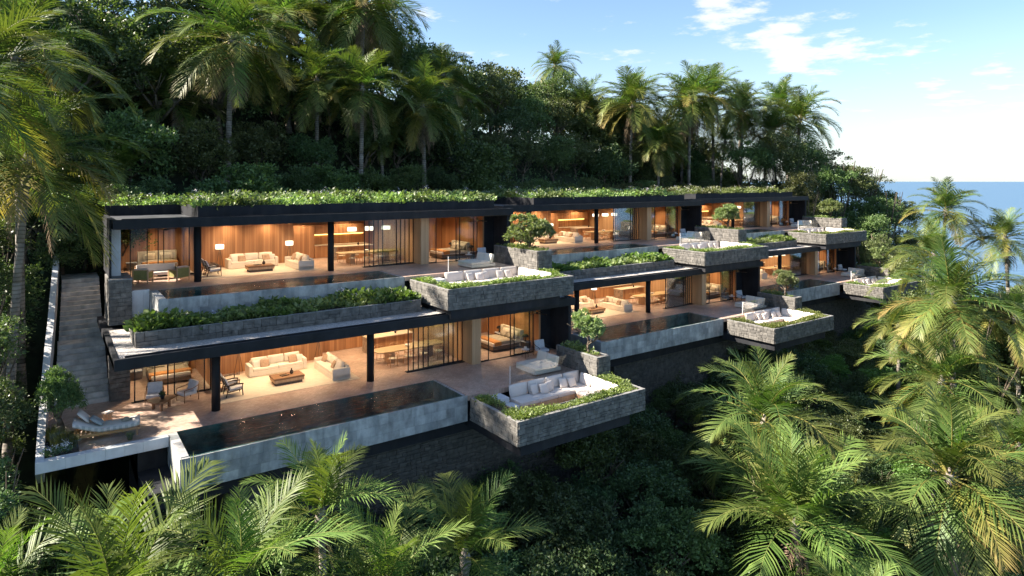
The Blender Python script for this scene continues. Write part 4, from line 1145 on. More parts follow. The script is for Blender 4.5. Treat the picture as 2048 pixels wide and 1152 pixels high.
# retaining wall of dark stone under each lower villa
for n in range(3):
    O = ORG[(0, n)]
    t = thing('retaining_wall', 'tall dark stone retaining wall under the ' + VN[(0, n)], 'wall', O, 0, 'stone retaining walls')
    boxp('core', t, 6.0, 25.8, 28.36, 31, -13, -1.96, M['mortar'])
    masonry(t, (6.0, 28.32, -9 if n == 0 else -7), (1, 0, 0), 7.0 if n == 0 else 5.0, (0, -1, 0), 19.8, .36, .20, 'mass', seed=161 + n, mm=M['wallstone'])

# ------------------------------------------------------------------ furnishing
GF = 'sofas in the living rooms'
def furnish(lv, n):
    u = (lv, n); O = Vector(ORG[u]); W = VN[u]; C = CEIL[lv]
    P = lambda x, y, z=0: (O.x + x, O.y + y, O.z + z)
    b = MB(); b.box(6.6, 13.6, 33.15, 37.7, .003, .018); tag(b.build('rug', M['rug'], loc=tuple(O)), 'large cream rug under the sofas of the ' + W, 'rug', 'cream rugs')
    sofa(P(10.3, 36.6), 0, 'long cream three seat sofa by the timber wall, ' + W, 3.1, .98, 3, GF)
    sofa(P(12.2, 34.95), R(-90), 'cream sofa set sideways on the right of the rug, ' + W, 3.0, .98, 3, GF)
    pillow(P(9.25, 37.0, .60), .25, 'white pillow at the left end of the long cream sofa, ' + W, 'white', .48, 66)
    pillow(P(9.62, 36.86, .58), -.1, 'brown pillow on the left of the long cream sofa, ' + W, 'tan', .48, 62)
    pillow(P(11.15, 36.9, .58), .1, 'brown pillow on the right of the long cream sofa, ' + W, 'tan', .50, 62)
    pillow(P(11.5, 37.0, .58), -.3, 'white pillow at the right end of the long cream sofa, ' + W, 'white', .44, 66)
    pillow(P(12.66, 36.0, .60), R(-80), 'brown pillow at the far end of the sideways sofa, ' + W, 'tan', .50, 64)
    pillow(P(12.62, 34.5, .58), R(-95), 'brown pillow near the front of the sideways sofa, ' + W, 'tan', .46, 62)
    pillow(P(12.70, 34.0, .60), R(-70), 'white pillow at the front end of the sideways sofa, ' + W, 'white', .46, 66)
    coffee_table(P(10.2, 34.75), 0, 'low square edged walnut coffee table on the rug, ' + W)
    vase(P(10.45, 34.8, .40), 'dark vase on the walnut coffee table, ' + W)
    plate_tray(P(10.05, 34.7, .40), 'dark tray on the walnut coffee table, ' + W)
    armchair(P(7.45, 34.25), R(90), 'dark framed armchair nearer the pool, left of the rug, ' + W, 'slim armchairs')
    armchair(P(7.45, 35.35), R(90), 'dark framed armchair further from the pool, left of the rug, ' + W, 'slim armchairs')
    floor_lamp(P(8.5, 37.85), 'tripod floor lamp left of the long sofa, ' + W)
    floor_lamp(P(12.9, 37.75), 'tripod floor lamp right of the long sofa, ' + W)
    t = thing('kitchen_island', 'kitchen island with stone end and wood front, ' + W, 'kitchen island', P(0, 0))
    boxp('stone_end', t, 15.9, 16.15, 37.5, 38.4, 0, .90, M['marble']); boxp('body', t, 16.152, 18.9, 37.56, 38.34, 0, .90, M['timber']); boxp('worktop', t, 15.88, 18.95, 37.46, 38.44, .902, .95, M['counter'], .006)
    dining_table(P(17.5, 35.2), 'long oak dining table with rounded corners, ' + W)
    bowl(P(17.4, 35.2, .75), 'white bowl in the middle of the dining table, ' + W)
    vase(P(17.9, 37.9, .95), 'dark vase on the kitchen island, ' + W, .8)
    nth = ['leftmost', 'second', 'third', 'rightmost']
    for i, x in enumerate((16.0, 17.0, 18.0, 19.0)):
        dining_chair(P(x, 34.25), R(180) + .08 * (i % 2), f'{nth[i]} dining chair on the pool side of the table, ' + W, 'dining chairs')
        dining_chair(P(x, 36.15), .05 * i, f'{nth[i]} dining chair on the kitchen side of the table, ' + W, 'dining chairs')
    for i, x in enumerate((16.35, 17.6, 18.85)):
        pendant(P(x, 35.2, C - .88), f"{['left', 'middle', 'right'][i]} white drum pendant over the dining table, " + W, 'drum pendants')
    # right bedroom
    bed(P(22.35, 34.35), R(-90), 'bed with rust blanket in the right bedroom of the ' + W, 'beds')
    nightstand(P(24.5, 32.95), R(-90), 'nightstand nearer the glass beside the bed, right bedroom, ' + W)
    nightstand(P(24.5, 35.85), R(-90), 'nightstand at the back beside the bed, right bedroom, ' + W)
    mushroom_lamp(P(24.5, 32.95, .5), 'black mushroom lamp nearer the glass, right bedroom, ' + W)
    mushroom_lamp(P(24.5, 35.85, .5), 'black mushroom lamp at the back, right bedroom, ' + W)
    side_table(P(23.3, 31.35), 'small round side table outside the right bedroom, ' + W)
    bowl(P(23.3, 31.35, .52), 'small white dish on the round side table, ' + W, 'ceramic', .09)
    porch_chair(P(24.35, 31.1), R(-8), 'pale lounge chair against the black end wall, ' + W, 'lightgrey', 'black', 'chairs by the black end walls')
    ceiling_fan(P(23.9, 31.2, C - .03), .4, 'ceiling fan outside the right bedroom, ' + W)
    # left bedroom
    bed(P(5.2, 37.95), 0, 'bed against the timber wall of the left bedroom, ' + W, 'beds')
    nightstand(P(3.75, 39.9), 0, 'nightstand left of the bed in the left bedroom, ' + W)
    # two seat lounge on the terrace
    t = thing('outdoor_lounge', 'pale two seat outdoor lounge behind the glass railing, ' + W, 'lounge', P(0, 0), 0, 'outdoor lounges')
    b = MB(); b.box(21.45, 23.25, 27.95, 29.75, .06, .24, .03); b.build('base', M['bedbase'] if 0 else M['cream'], t)
    for k in range(2):
        b = MB(); b.box(21.45, 22.85, 27.97 + .89 * k, 28.84 + .89 * k, .24, .40, .05); b.build('seat_cushion', M['cream'], t)
        b = MB(); b.rbox((23.02, 28.40 + .89 * k, .56), (.22, .86, .58), (0, R(14), 0), .06); b.build('back_cushion', M['cream'], t)
for u in ORG: furnish(*u)

# upper left villa: terrace seats left of the first column
O = ORG[(1, 0)]
def green_chair(loc, rz, label, w=.8):
    def mk():
        b = MB(); k = .05
        for s in (-1, 1):
            x = s * (w / 2 - .03)
            b.box(x - .03, x + .03, -.40, -.33, 0, .60); b.box(x - .03, x + .03, .36, .43, 0, .78); b.box(x - .035, x + .035, -.40, .43, .60, .64); b.box(x - .02, x + .02, -.33, .36, .20, .26)
        b.box(-w/2, w/2, .37, .42, .72, .78)
        f = b.mesh('frame', M['timber_pale'])
        b = MB(); b.box(-w/2 + .05, w/2 - .05, .385, .405, .2, .72)
        for s in (-1, 1): b.box(s * (w/2 - .03) - .008, s * (w/2 - .03) + .008, -.32, .35, .27, .59)
        pn = b.mesh('side_panel', M['olive'])
        b = MB(); b.box(-w/2 + .06, w/2 - .06, -.38, .36, .24, .42, .05); s1 = b.mesh('seat_cushion', M['white'])
        b = MB(); b.rbox((0, .27, .60), (w - .14, .18, .46), (R(-12), 0, 0), .06); s2 = b.mesh('back_cushion', M['white']); return f, pn, s1, s2
    t = thing('outdoor_chair', label, 'outdoor chair', loc, rz, 'wood framed outdoor seats')
    for nme, me in zip(('frame', 'side_panel', 'seat_cushion', 'back_cushion'), cached(('gchair', w), mk)): link(nme, me, t)
    return t
green_chair((O[0] + 3.75, O[1] + 33.65, 5.0), R(155), 'left outdoor chair with olive side panels on the upper left terrace')
green_chair((O[0] + 5.5, O[1] + 33.55, 5.0), R(205), 'right outdoor chair with olive side panels on the upper left terrace')
green_chair((O[0] + 4.55, O[1] + 34.9, 5.0), 0, 'pale two seat outdoor sofa facing the pool on the upper left terrace', 2.1)
ceiling_fan((O[0] + 4.9, O[1] + 35.2, 5 + CEIL[1] - .03), .2, 'ceiling fan over the outdoor sofa of the upper left terrace')

# lower left terrace
porch_chair((4.1, 35.25, 0), R(-12), 'wooden lounge chair in front of the left bedroom glass, facing the pool', 'lightgrey', 'walnut', 'lounge chairs on the lower left terrace')
porch_chair((5.45, 34.75, 0), R(-70), 'wooden lounge chair turned towards the low table, lower left terrace', 'lightgrey', 'walnut', 'lounge chairs on the lower left terrace')
t = thing('low_table', 'dark rounded wooden low table between the two lounge chairs', 'low table', (4.25, 34.1, 0), .5)
b = MB(); pr = []
vs = [(.60 * math.cos(a) * (1 + .16 * math.cos(3 * a)), .48 * math.sin(a) * (1 + .16 * math.cos(3 * a))) for a in [2 * math.pi * i / 30 for i in range(30)]]
lo = [b.bm.verts.new((x, y, .40)) for x, y in vs]; hi = [b.bm.verts.new((x, y, .46)) for x, y in vs]
b.bm.faces.new(lo[::-1]); b.bm.faces.new(hi)
for i in range(30): b.bm.faces.new((lo[i], lo[(i + 1) % 30], hi[(i + 1) % 30], hi[i]))
b.build('tabletop', M['walnut'], t)
for k in range(3):
    a = 2.09 * k; b = MB(); b.box(-.05, .05, -.05, .05, 0, .40, .01); b.build('leg', M['walnut'], t, loc=(math.cos(a) * .40, math.sin(a) * .32, 0))
t = thing('potted_plant', 'small plant in a dark pot on the rounded low table', 'potted plant', (4.3, 34.15, .46))
b = MB(); b.lathe([(.07, 0), (.09, .06), (.09, .16), (.075, .17)], 14); b.build('pot', M['charcoal'], t)
P_ = rng.normal(size=(60, 3)) * np.array([.05, .05, .02]) + np.array([0, 0, .17]); D_ = rng.normal(size=(60, 3)) + np.array([0, 0, 1.4])
link('leaves', leaf_mesh('leaves', P_, D_, .12 + .1 * rng.random(60), (M['leaf_deep'],), .35), t)

# day bed
t = thing('day_bed', 'teak day bed with a curved striped mattress on the lower left terrace', 'day bed', (2.0, 31.85, 0), R(-6))
b = MB()
for y_ in (-.50, .50): b.box(-1.15, 1.15, y_ - .035, y_ + .035, .22, .32, .01)
for x_ in (-1.15, 1.12): b.box(x_ - .04, x_ + .04, -.54, .54, .22, .32, .01)
b.build('frame', M['teak'], t)
for x_, y_ in ((-1.1, -.5), (-1.1, .5), (1.05, -.5), (1.05, .5)):
    boxp('leg', t, x_ - .04, x_ + .04, y_ - .04, y_ + .04, 0, .22, M['teak'])
for k in range(14): boxp('slat', t, -1.05 + .155 * k, -.95 + .155 * k, -.465, .465, .325, .345, M['teak'])
b = MB(); n_ = 22; sec = []
def mz(s): return .40 + .36 * max(0, (.42 - s) / .42) ** 1.25 + .05 * max(0, (s - .85) / .15) ** 1.5
for i in range(n_ + 1):
    s_ = i / n_; x_ = -1.2 + 2.35 * s_; z_ = mz(s_)
    sec.append([b.bm.verts.new(c) for c in [(x_, -.5, z_ - .07), (x_, -.52, z_), (x_, -.47, z_ + .08), (x_, -.2, z_ + .10), (x_, .2, z_ + .10), (x_, .47, z_ + .08), (x_, .52, z_), (x_, .5, z_ - .07)]])
for i in range(n_):
    for k in range(8):
        f = b.bm.faces.new((sec[i][k], sec[i][(k + 1) % 8], sec[i + 1][(k + 1) % 8], sec[i + 1][k])); f.smooth = True; f.material_index = 1 if (k in (0, 1, 6) and i % 2) else 0
b.bm.faces.new(sec[0]); b.bm.faces.new(sec[-1][::-1])
b.build('mattress', [M['white'], M['stripe']], t)
o = pillow((1.62, 31.85, .70), R(78), 'grey pillow on the raised end of the teak day bed', 'greyfab', .55, 38)
o = pillow((1.18, 32.1, .90), R(78), 'white pillow behind the grey one on the day bed', 'white', .62, 46)
t = thing('straw_hat', 'woven straw hat lying on the foot of the day bed', 'hat', (2.65, 31.8, .53))
b = MB(); b.lathe([(.20, 0), (.205, .012), (.10, .02), (.095, .09), (.06, .115), (.01, .12)], 20); b.build('brim_and_crown', M['taupe'], t)
t = thing('wood_stool', 'block shaped pale wooden stool behind the day bed', 'stool', (2.1, 33.6, 0), .5)
b = MB(); b.lathe([(.15, 0), (.18, .06), (.17, .22), (.20, .38), (.22, .42)], 7); b.build('block', M['timber_pale'], t)
boxp('seat', t, -.19, .19, -.16, .16, .421, .45, M['white'], .02)

# corner planting beside the day bed: bushy tree, tufts of grass, stones, small white flowers
t = thing('bushy_tree', 'dense dark green bushy tree beside the foot of the stairs', 'tree', (.50, 32.35, 0))
link('trunk', trunk_mesh(8, 1.9, .15, 7, 'bark', 'trunk', .22), t)
link('crown', tree_crown(78, 17000, .062, M['leaf_jungle'], 18), t, (-.12, .12, 1.7), None, (.95, .95, 1.35))
def grass_mesh(seed, n, h, spread):
    r = np.random.default_rng(seed); V = []; L = []; C = []; off = 0
    for i in range(n):
        a = r.random() * 6.28; q = r.random() ** .5 * spread; bx, by = math.cos(a) * q * .35, math.sin(a) * q * .35
        hh = h * r.uniform(.6, 1.1); lean = r.uniform(.2, .9) * spread; w = .008
        px, py = -math.sin(a) * w, math.cos(a) * w
        p = [(bx + math.cos(a) * lean * s ** 1.8, by + math.sin(a) * lean * s ** 1.8, hh * (s - .25 * s ** 3)) for s in (0, .4, .75, 1)]
        for k in range(3):
            f_ = 1 - k * .28
            V += [(p[k][0] - px * f_, p[k][1] - py * f_, p[k][2]), (p[k][0] + px * f_, p[k][1] + py * f_, p[k][2])]
        V.append(p[3]); L += [off, off + 1, off + 3, off + 2, off + 2, off + 3, off + 5, off + 4, off + 4, off + 5, off + 6]; C += [4, 4, 3]; off += 7
    return mesh_np('blades', V, L, C, (M['grass'],))
gm = grass_mesh(5, 420, .95, .6)
for i, (x, y, s, lb) in enumerate([(.28, 31.5, 1.0, 'largest arching grass tuft in the corner bed by the day bed'), (.05, 32.5, .85, 'tan grass tuft against the pale parapet'), (.75, 31.2, .7, 'grass tuft at the near foot of the day bed'), (2.7, 30.8, .45, 'small grass tuft at the terrace edge near the pool corner')]):
    t = thing('grass_tuft', lb, 'grass tuft', (x, y, 0), i); link('blades', gm, t, None, None, (s, s, s))
me = strip_leaves([(-.1, .55, 30.55, 31.1, 0)], 90, .28, .07, (M['leaf_deep'], M['petal'], M['petalw']), 81, .4, .5)
tag(link('flower_bed', me), 'low white flowers in the corner of the left terrace', 'flowers')
for i, (x, y, s, lb) in enumerate([(.45, 31.9, .20, 'pale boulder under the bushy tree, left one'), (.95, 31.9, .14, 'pale boulder under the bushy tree, right one')]):
    bm = bmesh.new(); bmesh.ops.create_icosphere(bm, subdivisions=2, radius=s)
    rr = random.Random(i)
    for v in bm.verts: v.co *= rr.uniform(.88, 1.1); v.co.z *= .6
    me = bpy.data.meshes.new('boulder'); bm.to_mesh(me); bm.free(); me.materials.append(M['paleconc'])
    tag(link('boulder', me, None, (x, y, s * .45)), lb, 'boulder')
# frameless glass along the left terrace edge
t = thing('glass_railing', 'frameless glass railing along the left terrace edge by the day bed', 'railing', (0, 0, 0))
for k in range(4): boxp('pane', t, .0 + k * 1.0, .985 + k * 1.0, 30.43, 30.442, -.02, 1.0, M['railglass'])
# floor behind: soil bed in the corner
boxp_o = boxp('corner_bed', None, -.14, .95, 30.46, 33.2, .002, .03, M['soil']); tag(boxp_o, 'dark soil of the corner bed', kind='structure')

# ------------------------------------------------------------------ palms
def frond_mesh(seed, e0, droop, m, wide=1.0, tipf=0.6, npair=42):
    """one feather leaf of unit length: arching rib and two rows of drooping leaflets"""
    r = np.random.default_rng(seed); N = 14
    ds = 1.0 / N; ang = e0; p = np.array([0.0, 0.0]); rib = [p.copy()]; angs = [ang]
    for i in range(N):
        s = (i + .5) / N; ang = e0 - droop * s ** 1.4
        p = p + np.array([math.cos(ang), math.sin(ang)]) * ds; rib.append(p.copy()); angs.append(ang)
    rib = np.array(rib); V = []; L = []; C = []; T = []; off = 0
    side_curve = r.uniform(-.08, .08)
    def at(s):
        f = s * N; i = min(N - 1, int(f)); q = f - i
        xz = rib[i] * (1 - q) + rib[i + 1] * q; a = angs[i] * (1 - q) + angs[min(N, i + 1)] * q
        return np.array([xz[0], side_curve * s * s, xz[1]]), a
    # rib: a three sided tapering rod
    for i in range(N + 1):
        c, a = at(min(.9999, i / N)); w = .0085 * (1 - .88 * i / N) * (1.9 if i == 0 else 1)
        for k in range(3):
            t = 2.094 * k + 1.57
            V.append(c + np.array([-math.sin(a) * math.sin(t) * w, math.cos(t) * w, math.cos(a) * math.sin(t) * w])); T.append(.75)
    for i in range(N):
        for k in range(3):
            a_, b_ = i * 3 + k, i * 3 + (k + 1) % 3; L += [a_, b_, b_ + 3, a_ + 3]; C.append(4)
    off = len(V)
    for sgn in (-1, 1):
        for j in range(npair):
            s = .13 + .865 * (j + r.uniform(-.3, .3)) / npair
            s = min(.995, max(.12, s))
            if r.random() < .07: continue
            c, a = at(s); fw = np.array([math.cos(a), 0, math.sin(a)]); up = np.array([-math.sin(a), 0, math.cos(a)]); sd = np.array([0, sgn, 0.0])
            ln = .27 * wide * (math.sin(math.pi * min(1, (s * .93 + .10))) ** .55 + .12) * r.uniform(.86, 1.08)
            if s > .9: ln *= 1 - (s - .9) * 3
            ad = .75 - .45 * s + r.uniform(-.08, .08)      # forward lean
            d = sd * math.cos(1.57 - 1.57 * (1 - .0)) * 0 + sd * 1.0 * (1 - .25 * s) + fw * (0.55 + .9 * s) + up * r.uniform(.10, .38)
            d /= np.linalg.norm(d)
            g = np.array([0, 0, -1.0])
            hang = r.uniform(.10, .42) * (1 + .5 * (1 - s)) * (1.5 if r.random() < .12 else 1)
            m1 = c + d * ln * .5 + g * ln * .10 * hang; d2 = d + g * hang * 1.15; d2 /= np.linalg.norm(d2)
            tip = m1 + d2 * ln * .52
            wv = np.cross(d, up); wv /= np.linalg.norm(wv) + 1e-9
            w = .0080 * r.uniform(.8, 1.25)
            V += [c - fw * w * .8, c + fw * w * .8, m1 + fw * w * 1.1, m1 - fw * w * 1.1, tip]
            tp = tipf * max(0, s - .35) / .65
            T += [tp * .5, tp * .5, tp, tp, min(1, tp * 1.3 + tipf * .35)]
            L += [off, off + 1, off + 2, off + 3, off + 3, off + 2, off + 4]; C += [4, 3]; off += 5
    return mesh_np('frond', np.array(V), L, C, (m,), attr=T)
def hanging_mesh(seed):
    """a dead leaf hanging straight down with stringy leaflets"""
    return frond_mesh(seed, R(-62), R(30), M['frond_dead'], .55, .5, 26)
FR = {}
for i, (e, d) in enumerate([(82, 38), (68, 70), (52, 88), (36, 92), (18, 80), (0, 68), (-22, 55), (-42, 42)]):
    FR[i] = [frond_mesh(200 + i * 5 + k, R(e + k * 4), R(d + (k - .5) * 14), M['frond'], 1.0, .10 + .06 * i + .1 * k) for k in range(3)]
FRY = {i: [frond_mesh(300 + i, R(e), R(d), M['frond_young'], 1.05, .12)] for i, (e, d) in enumerate([(84, 26), (72, 44), (58, 60), (44, 72), (28, 80), (8, 70)])}
FRO = [frond_mesh(400 + i, R(e), R(d), M['frond_old'], .95, .7) for i, (e, d) in enumerate([(10, 75), (-8, 66), (-30, 50)])]
FRD = [hanging_mesh(500 + i) for i in range(3)]

def palm(x, y, z, L, label, seed, nf=26, young=False, dead=5, old=4, group='coconut palms', lean=None, gz=None):
    r = random.Random(seed)
    g0 = ground_z(x, y) - .6 if gz is None else gz
    H = z - g0
    if lean is None: lean = (r.uniform(-.06, .06) * H, r.uniform(-.06, .06) * H)
    t = thing('palm_tree', label, 'palm tree', (x - lean[0], y - lean[1], g0), 0, group)
    b = MB(); rad0 = .20 * (L / 5) ** .5
    n = 8; pts = []; rad = []
    for i in range(n + 1):
        s = i / n; pts.append((lean[0] * s ** 1.6, lean[1] * s ** 1.6, H * s)); rad.append(rad0 * (1.45 - .3 * s if i == 0 else 1.05 - .33 * s))
    b.path(pts, rad, 10); b.lathe([(rad0 * .72, -.5), (rad0 * 1.25, -.15), (rad0 * 1.3, .12), (rad0 * .7, .42), (.02, .8)], 8, (lean[0], lean[1], H))
    b.build('trunk', M['palmtrunk'], t)
    hub = Vector((lean[0], lean[1], H + .12))
    fs = FRY if young else FR; K = len(fs); ga = r.random() * 6.28
    for i in range(nf):
        s = i / nf
        lvl = min(K - 1, int(K * s ** .9)); me = r.choice(fs[lvl])
        if not young and s > .62 and r.random() < .0 + old / nf: me = r.choice(FRO)
        az = ga + i * 2.39996 + r.uniform(-.25, .25); q = L * r.uniform(.86, 1.1) * (.8 + .25 * min(1, s * 2.5))
        link('frond', me, t, hub, (r.uniform(-.16, .16), r.uniform(-.10, .10), az), (q, q, q))
    for i in range(old if not young else 0):
        q = L * r.uniform(.8, 1.0); link('frond', r.choice(FRO), t, hub - Vector((0, 0, .15)), (r.uniform(-.3, .3), r.uniform(-.1, .15), r.random() * 6.28), (q, q, q))
    for i in range(dead):
        q = L * r.uniform(.55, .85); link('dead_frond', r.choice(FRD), t, hub - Vector((0, 0, .25)), (r.uniform(-.2, .2), r.uniform(-.05, .2), r.random() * 6.28), (q, q, q))
    if not young and L > 4.5:
        for i in range(5):
            a = r.random() * 6.28; b = MB(); b.lathe([(.02, -.14), (.10, -.09), (.13, 0), (.10, .10), (.02, .14)], 8)
            b.build('coconut', M['frond_old'], t, loc=hub + Vector((math.cos(a) * .28, math.sin(a) * .28, -.35)))
    return t
PALMS = [
 (-0.8, 37.3, 11.4, 5.2, 'huge bright palm at the left picture edge above the stairs', dict(nf=28, dead=2)),
 (-1.3, 40.5, 16.6, 5.0, 'tall palm in the top left corner with sunlit yellow green leaves', dict(nf=32)),
 (-2.3, 31.2, 14.0, 4.2, 'palm at the far left edge whose trunk runs down past the stairs', {}),
 (6.0, 64.5, 19.7, 4.7, 'slim palm left of the tallest palm, above the roof corner', {}),
 (3.9, 53.7, 11.0, 3.2, 'low young palm behind the left end of the upper roof', dict(young=True, nf=22)),
 (11.9, 55.3, 21.7, 6.3, 'tallest central palm with a long skirt of dead leaves behind the upper left roof', dict(dead=14, nf=34)),
 (17.9, 63.3, 26.0, 5.7, 'palm reaching the top edge right of the tallest central palm', {}),
 (26.1, 62.4, 28.5, 6.8, 'big dark palm touching the top edge of the sky gap', dict(dead=9, nf=34)),
 (23.8, 69.0, 29.6, 6.2, 'palm behind the big dark palm near the top edge', dict(dead=8)),
 (28.9, 71.9, 26.9, 5.2, 'rear palm at the top against the sky, right of the big dark one', {}),
 (22.8, 55.0, 18.7, 5.1, 'leaning trunk palm left in the pair behind the upper left roof', dict(dead=8)),
 (30.9, 62.2, 18.8, 4.8, 'middle palm of the trio behind the right part of the upper left roof', dict(dead=8)),
 (29.4, 56.2, 17.7, 5.4, 'right palm of the trio with drooping leaves over the hill', dict(dead=10)),
 (25.8, 57.9, 14.5, 2.7, 'small palm low between the taller trunks behind the roof', {}),
 (35.5, 63.1, 22.3, 4.4, 'palm top rising from the jungle at the start of the sky', {}),
 (60.2, 73.7, 27.2, 3.6, 'lone small palm standing highest on the ridge', {}),
 (61.8, 69.0, 21.0, 5.0, 'leftmost palm of the skyline row behind the upper middle villa', dict(dead=6)),
 (64.3, 62.2, 20.6, 5.8, 'tall skyline palm with the longest pale trunk and a dead skirt', dict(dead=11)),
 (75.5, 61.6, 22.3, 6.0, 'third skyline palm with crowded upright leaves', dict(dead=10)),
 (83.1, 63.6, 23.4, 6.2, 'fourth skyline palm, the highest crown of the row', dict(dead=8)),
 (89.5, 62.7, 21.5, 5.4, 'fifth skyline palm with a dark round crown', dict(dead=7)),
 (99.7, 59.1, 20.5, 6.3, 'rightmost skyline palm with a long bare trunk behind the last roof', dict(dead=7)),
 (106.2, 66.8, 24.2, 5.4, 'palm just behind the rightmost skyline palm', {}),
 (72.5, 63.7, 15.8, 3.8, 'short palm low in the gap of the skyline row', dict(dead=7)),
 (93.3, 61.2, 14.0, 4.0, 'short palm near the last roof with brown hanging leaves', dict(dead=7)),
 (83.0, 61.2, 16.4, 3.2, 'small palm in the middle of the skyline row', {}),
 (14.5, 70.0, 27.5, 5.0, 'palm high on the left hill between the tallest palm and the top edge', dict(dead=7)),
 (-4.5, 62.0, 22.5, 4.8, 'palm on the left hill under the top left corner', dict(dead=5)),
 (1.5, 60.5, 17.0, 4.2, 'palm deep in the left jungle above the stairs', dict(dead=5)),
 (20.0, 70.0, 31.0, 5.0, 'palm cut by the top edge in the middle of the hill', dict(dead=8)),
 (33.5, 74.0, 31.0, 5.0, 'palm at the top of the hill against the sky', dict(dead=8)),
 (40.5, 65.5, 20.0, 3.6, 'small palm on the falling ridge line', dict(dead=4)),
 (69.0, 66.5, 22.0, 5.0, 'palm between the long trunk one and the third skyline palm', dict(dead=6)),
 (94.5, 66.5, 22.0, 5.0, 'palm between the fifth and the rightmost skyline palm', dict(dead=6)),
 (79.0, 65.5, 21.0, 5.2, 'palm crowded between the third and fourth skyline palms', dict(dead=8)),
 (67.0, 60.0, 15.5, 4.0, 'short palm leaning beside the long pale trunk on the skyline', dict(dead=8)),
 (93.0, 60.0, 18.5, 5.0, 'dark palm crowded beside the fifth skyline palm', dict(dead=8)),
 (8.5, 60.0, 17.0, 4.6, 'palm half hidden left of the tallest central palm', dict(dead=8)),
 (19.5, 57.5, 19.5, 4.6, 'palm half hidden right of the tallest central palm', dict(dead=9)),
 (69.7, 26.5, 7.6, 3.8, 'right hand palm whose crown stands against the sea', dict(dead=2)),
 (57.0, 22.5, 4.6, 3.4, 'palm just below the one against the sea on the right', dict(dead=3)),
 (45.3, 16.9, 3.0, 4.4, 'large yellow green palm below the far stone terraces on the right', dict(dead=3, old=7)),
 (42.5, 16.4, -1.3, 3.9, 'palm in the middle of the right side slope', dict(old=5)),
 (33.2, 21.8, -3.3, 5.3, 'big fresh green palm right of the lower middle terrace', dict(dead=5, nf=32)),
 (29.0, 17.4, -6.0, 5.2, 'palm at the bottom edge under the big fresh green one', dict(young=True, nf=26)),
 (37.3, 14.0, -4.6, 5.6, 'large palm at the bottom right with long feather leaves', dict(nf=30)),
 (71.9, 22.5, 5.2, 3.7, 'palm at the right edge just under the sea line', {}),
 (55.4, 24.4, -1.1, 3.2, 'small yellowing palm beneath the furthest stone terrace', dict(old=6)),
 (60.5, 18.3, -0.1, 3.5, 'palm at the right picture edge below the sea', {}),
 (54.7, 16.3, -8.0, 4.2, 'palm low at the right picture edge', {}),
 (26.4, 13.1, -7.6, 3.2, 'small palm at the bottom edge right of the middle', dict(young=True, nf=20)),
 (1.6, 22.2, -2.7, 4.9, 'bottom left palm with huge arching leaves under the day bed terrace', dict(young=True, nf=15, dead=1)),
 (7.5, 21.7, -0.9, 3.0, 'young palm in front of the lower left pool wall', dict(young=True, nf=15, dead=2)),
 (4.6, 20.2, -1.4, 3.6, 'young palm with upright leaves left of the pool wall palm', dict(young=True, nf=13, dead=1)),
 (12.3, 20.2, -3.2, 3.3, 'young palm before the stone retaining wall', dict(young=True, nf=15, dead=2)),
 (8.5, 18.5, -2.1, 3.2, 'nearest young palm at the bottom edge', dict(young=True, nf=13, dead=1)),
 (-1.5, 25.6, -2.6, 3.1, 'palm cut by the bottom left corner', dict(young=True, nf=13, dead=1)),
]
for i, (x, y, z, L, lb, kw) in enumerate(PALMS):
    kw = dict(kw); far = x > 55 and y > 50; kw['nf'] = int(kw.get('nf', 27) + (8 if far else 0)); kw['dead'] = kw.get('dead', 5) + (3 if far else 0)
    palm(x, y, z, L * (1.2 if far else 1.15 if x > 41 and y < 27 else 1.08), lb, 900 + i, **kw)

# ------------------------------------------------------------------ broadleaf jungle
CR = {'j': [tree_crown(601 + i, 6500, .062, M['leaf_jungle'], 10) for i in range(4)],
      'o': [tree_crown(621 + i, 6500, .055, M['leaf_olive'], 11) for i in range(2)],
      'd': [tree_crown(641 + i, 7000, .060, M['leaf_deep'], 9) for i in range(3)],
      'b': [tree_crown(661 + i, 5200, .075, M['leaf_bright'], 9) for i in range(2)]}
TK = [trunk_mesh(700 + i, 1.0, .045, 5) for i in range(3)]
ntree = 0
def jungle_tree(x, y, ztop, rad, kind, label, group, seed, flat=.85, name='tree', cat='tree'):
    global ntree; ntree += 1
    r = random.Random(seed); g = ground_z(x, y) - .4
    H = max(rad * .7, ztop - g - rad * flat * .9)
    t = thing(name, label, cat, (x, y, g), r.random() * 6.28, group)
    q = max(H / .95, .8); link('trunk', r.choice(TK), t, None, None, (min(q, rad * 1.6), min(q, rad * 1.6), q))
    s = rad * r.uniform(1.0, 1.15)
    if H > rad * 2.4: link('crown', r.choice(CR[kind]), t, (r.uniform(-.4, .4) * rad, r.uniform(-.4, .4) * rad, H - rad * 1.35), (0, 0, r.random() * 6.28), (s, s, s * .9))
    if H > rad * 4.2: link('crown', r.choice(CR[kind]), t, (r.uniform(-.4, .4) * rad, r.uniform(-.4, .4) * rad, H - rad * 2.8), (0, 0, r.random() * 6.28), (s, s, s * .9))
    link('crown', r.choice(CR[kind]), t, (0, 0, H), (r.uniform(-.2, .2), r.uniform(-.2, .2), r.random() * 6.28), (s, s * r.uniform(.85, 1.1), s * flat * r.uniform(.9, 1.15)))
    return t
rr = random.Random(4)
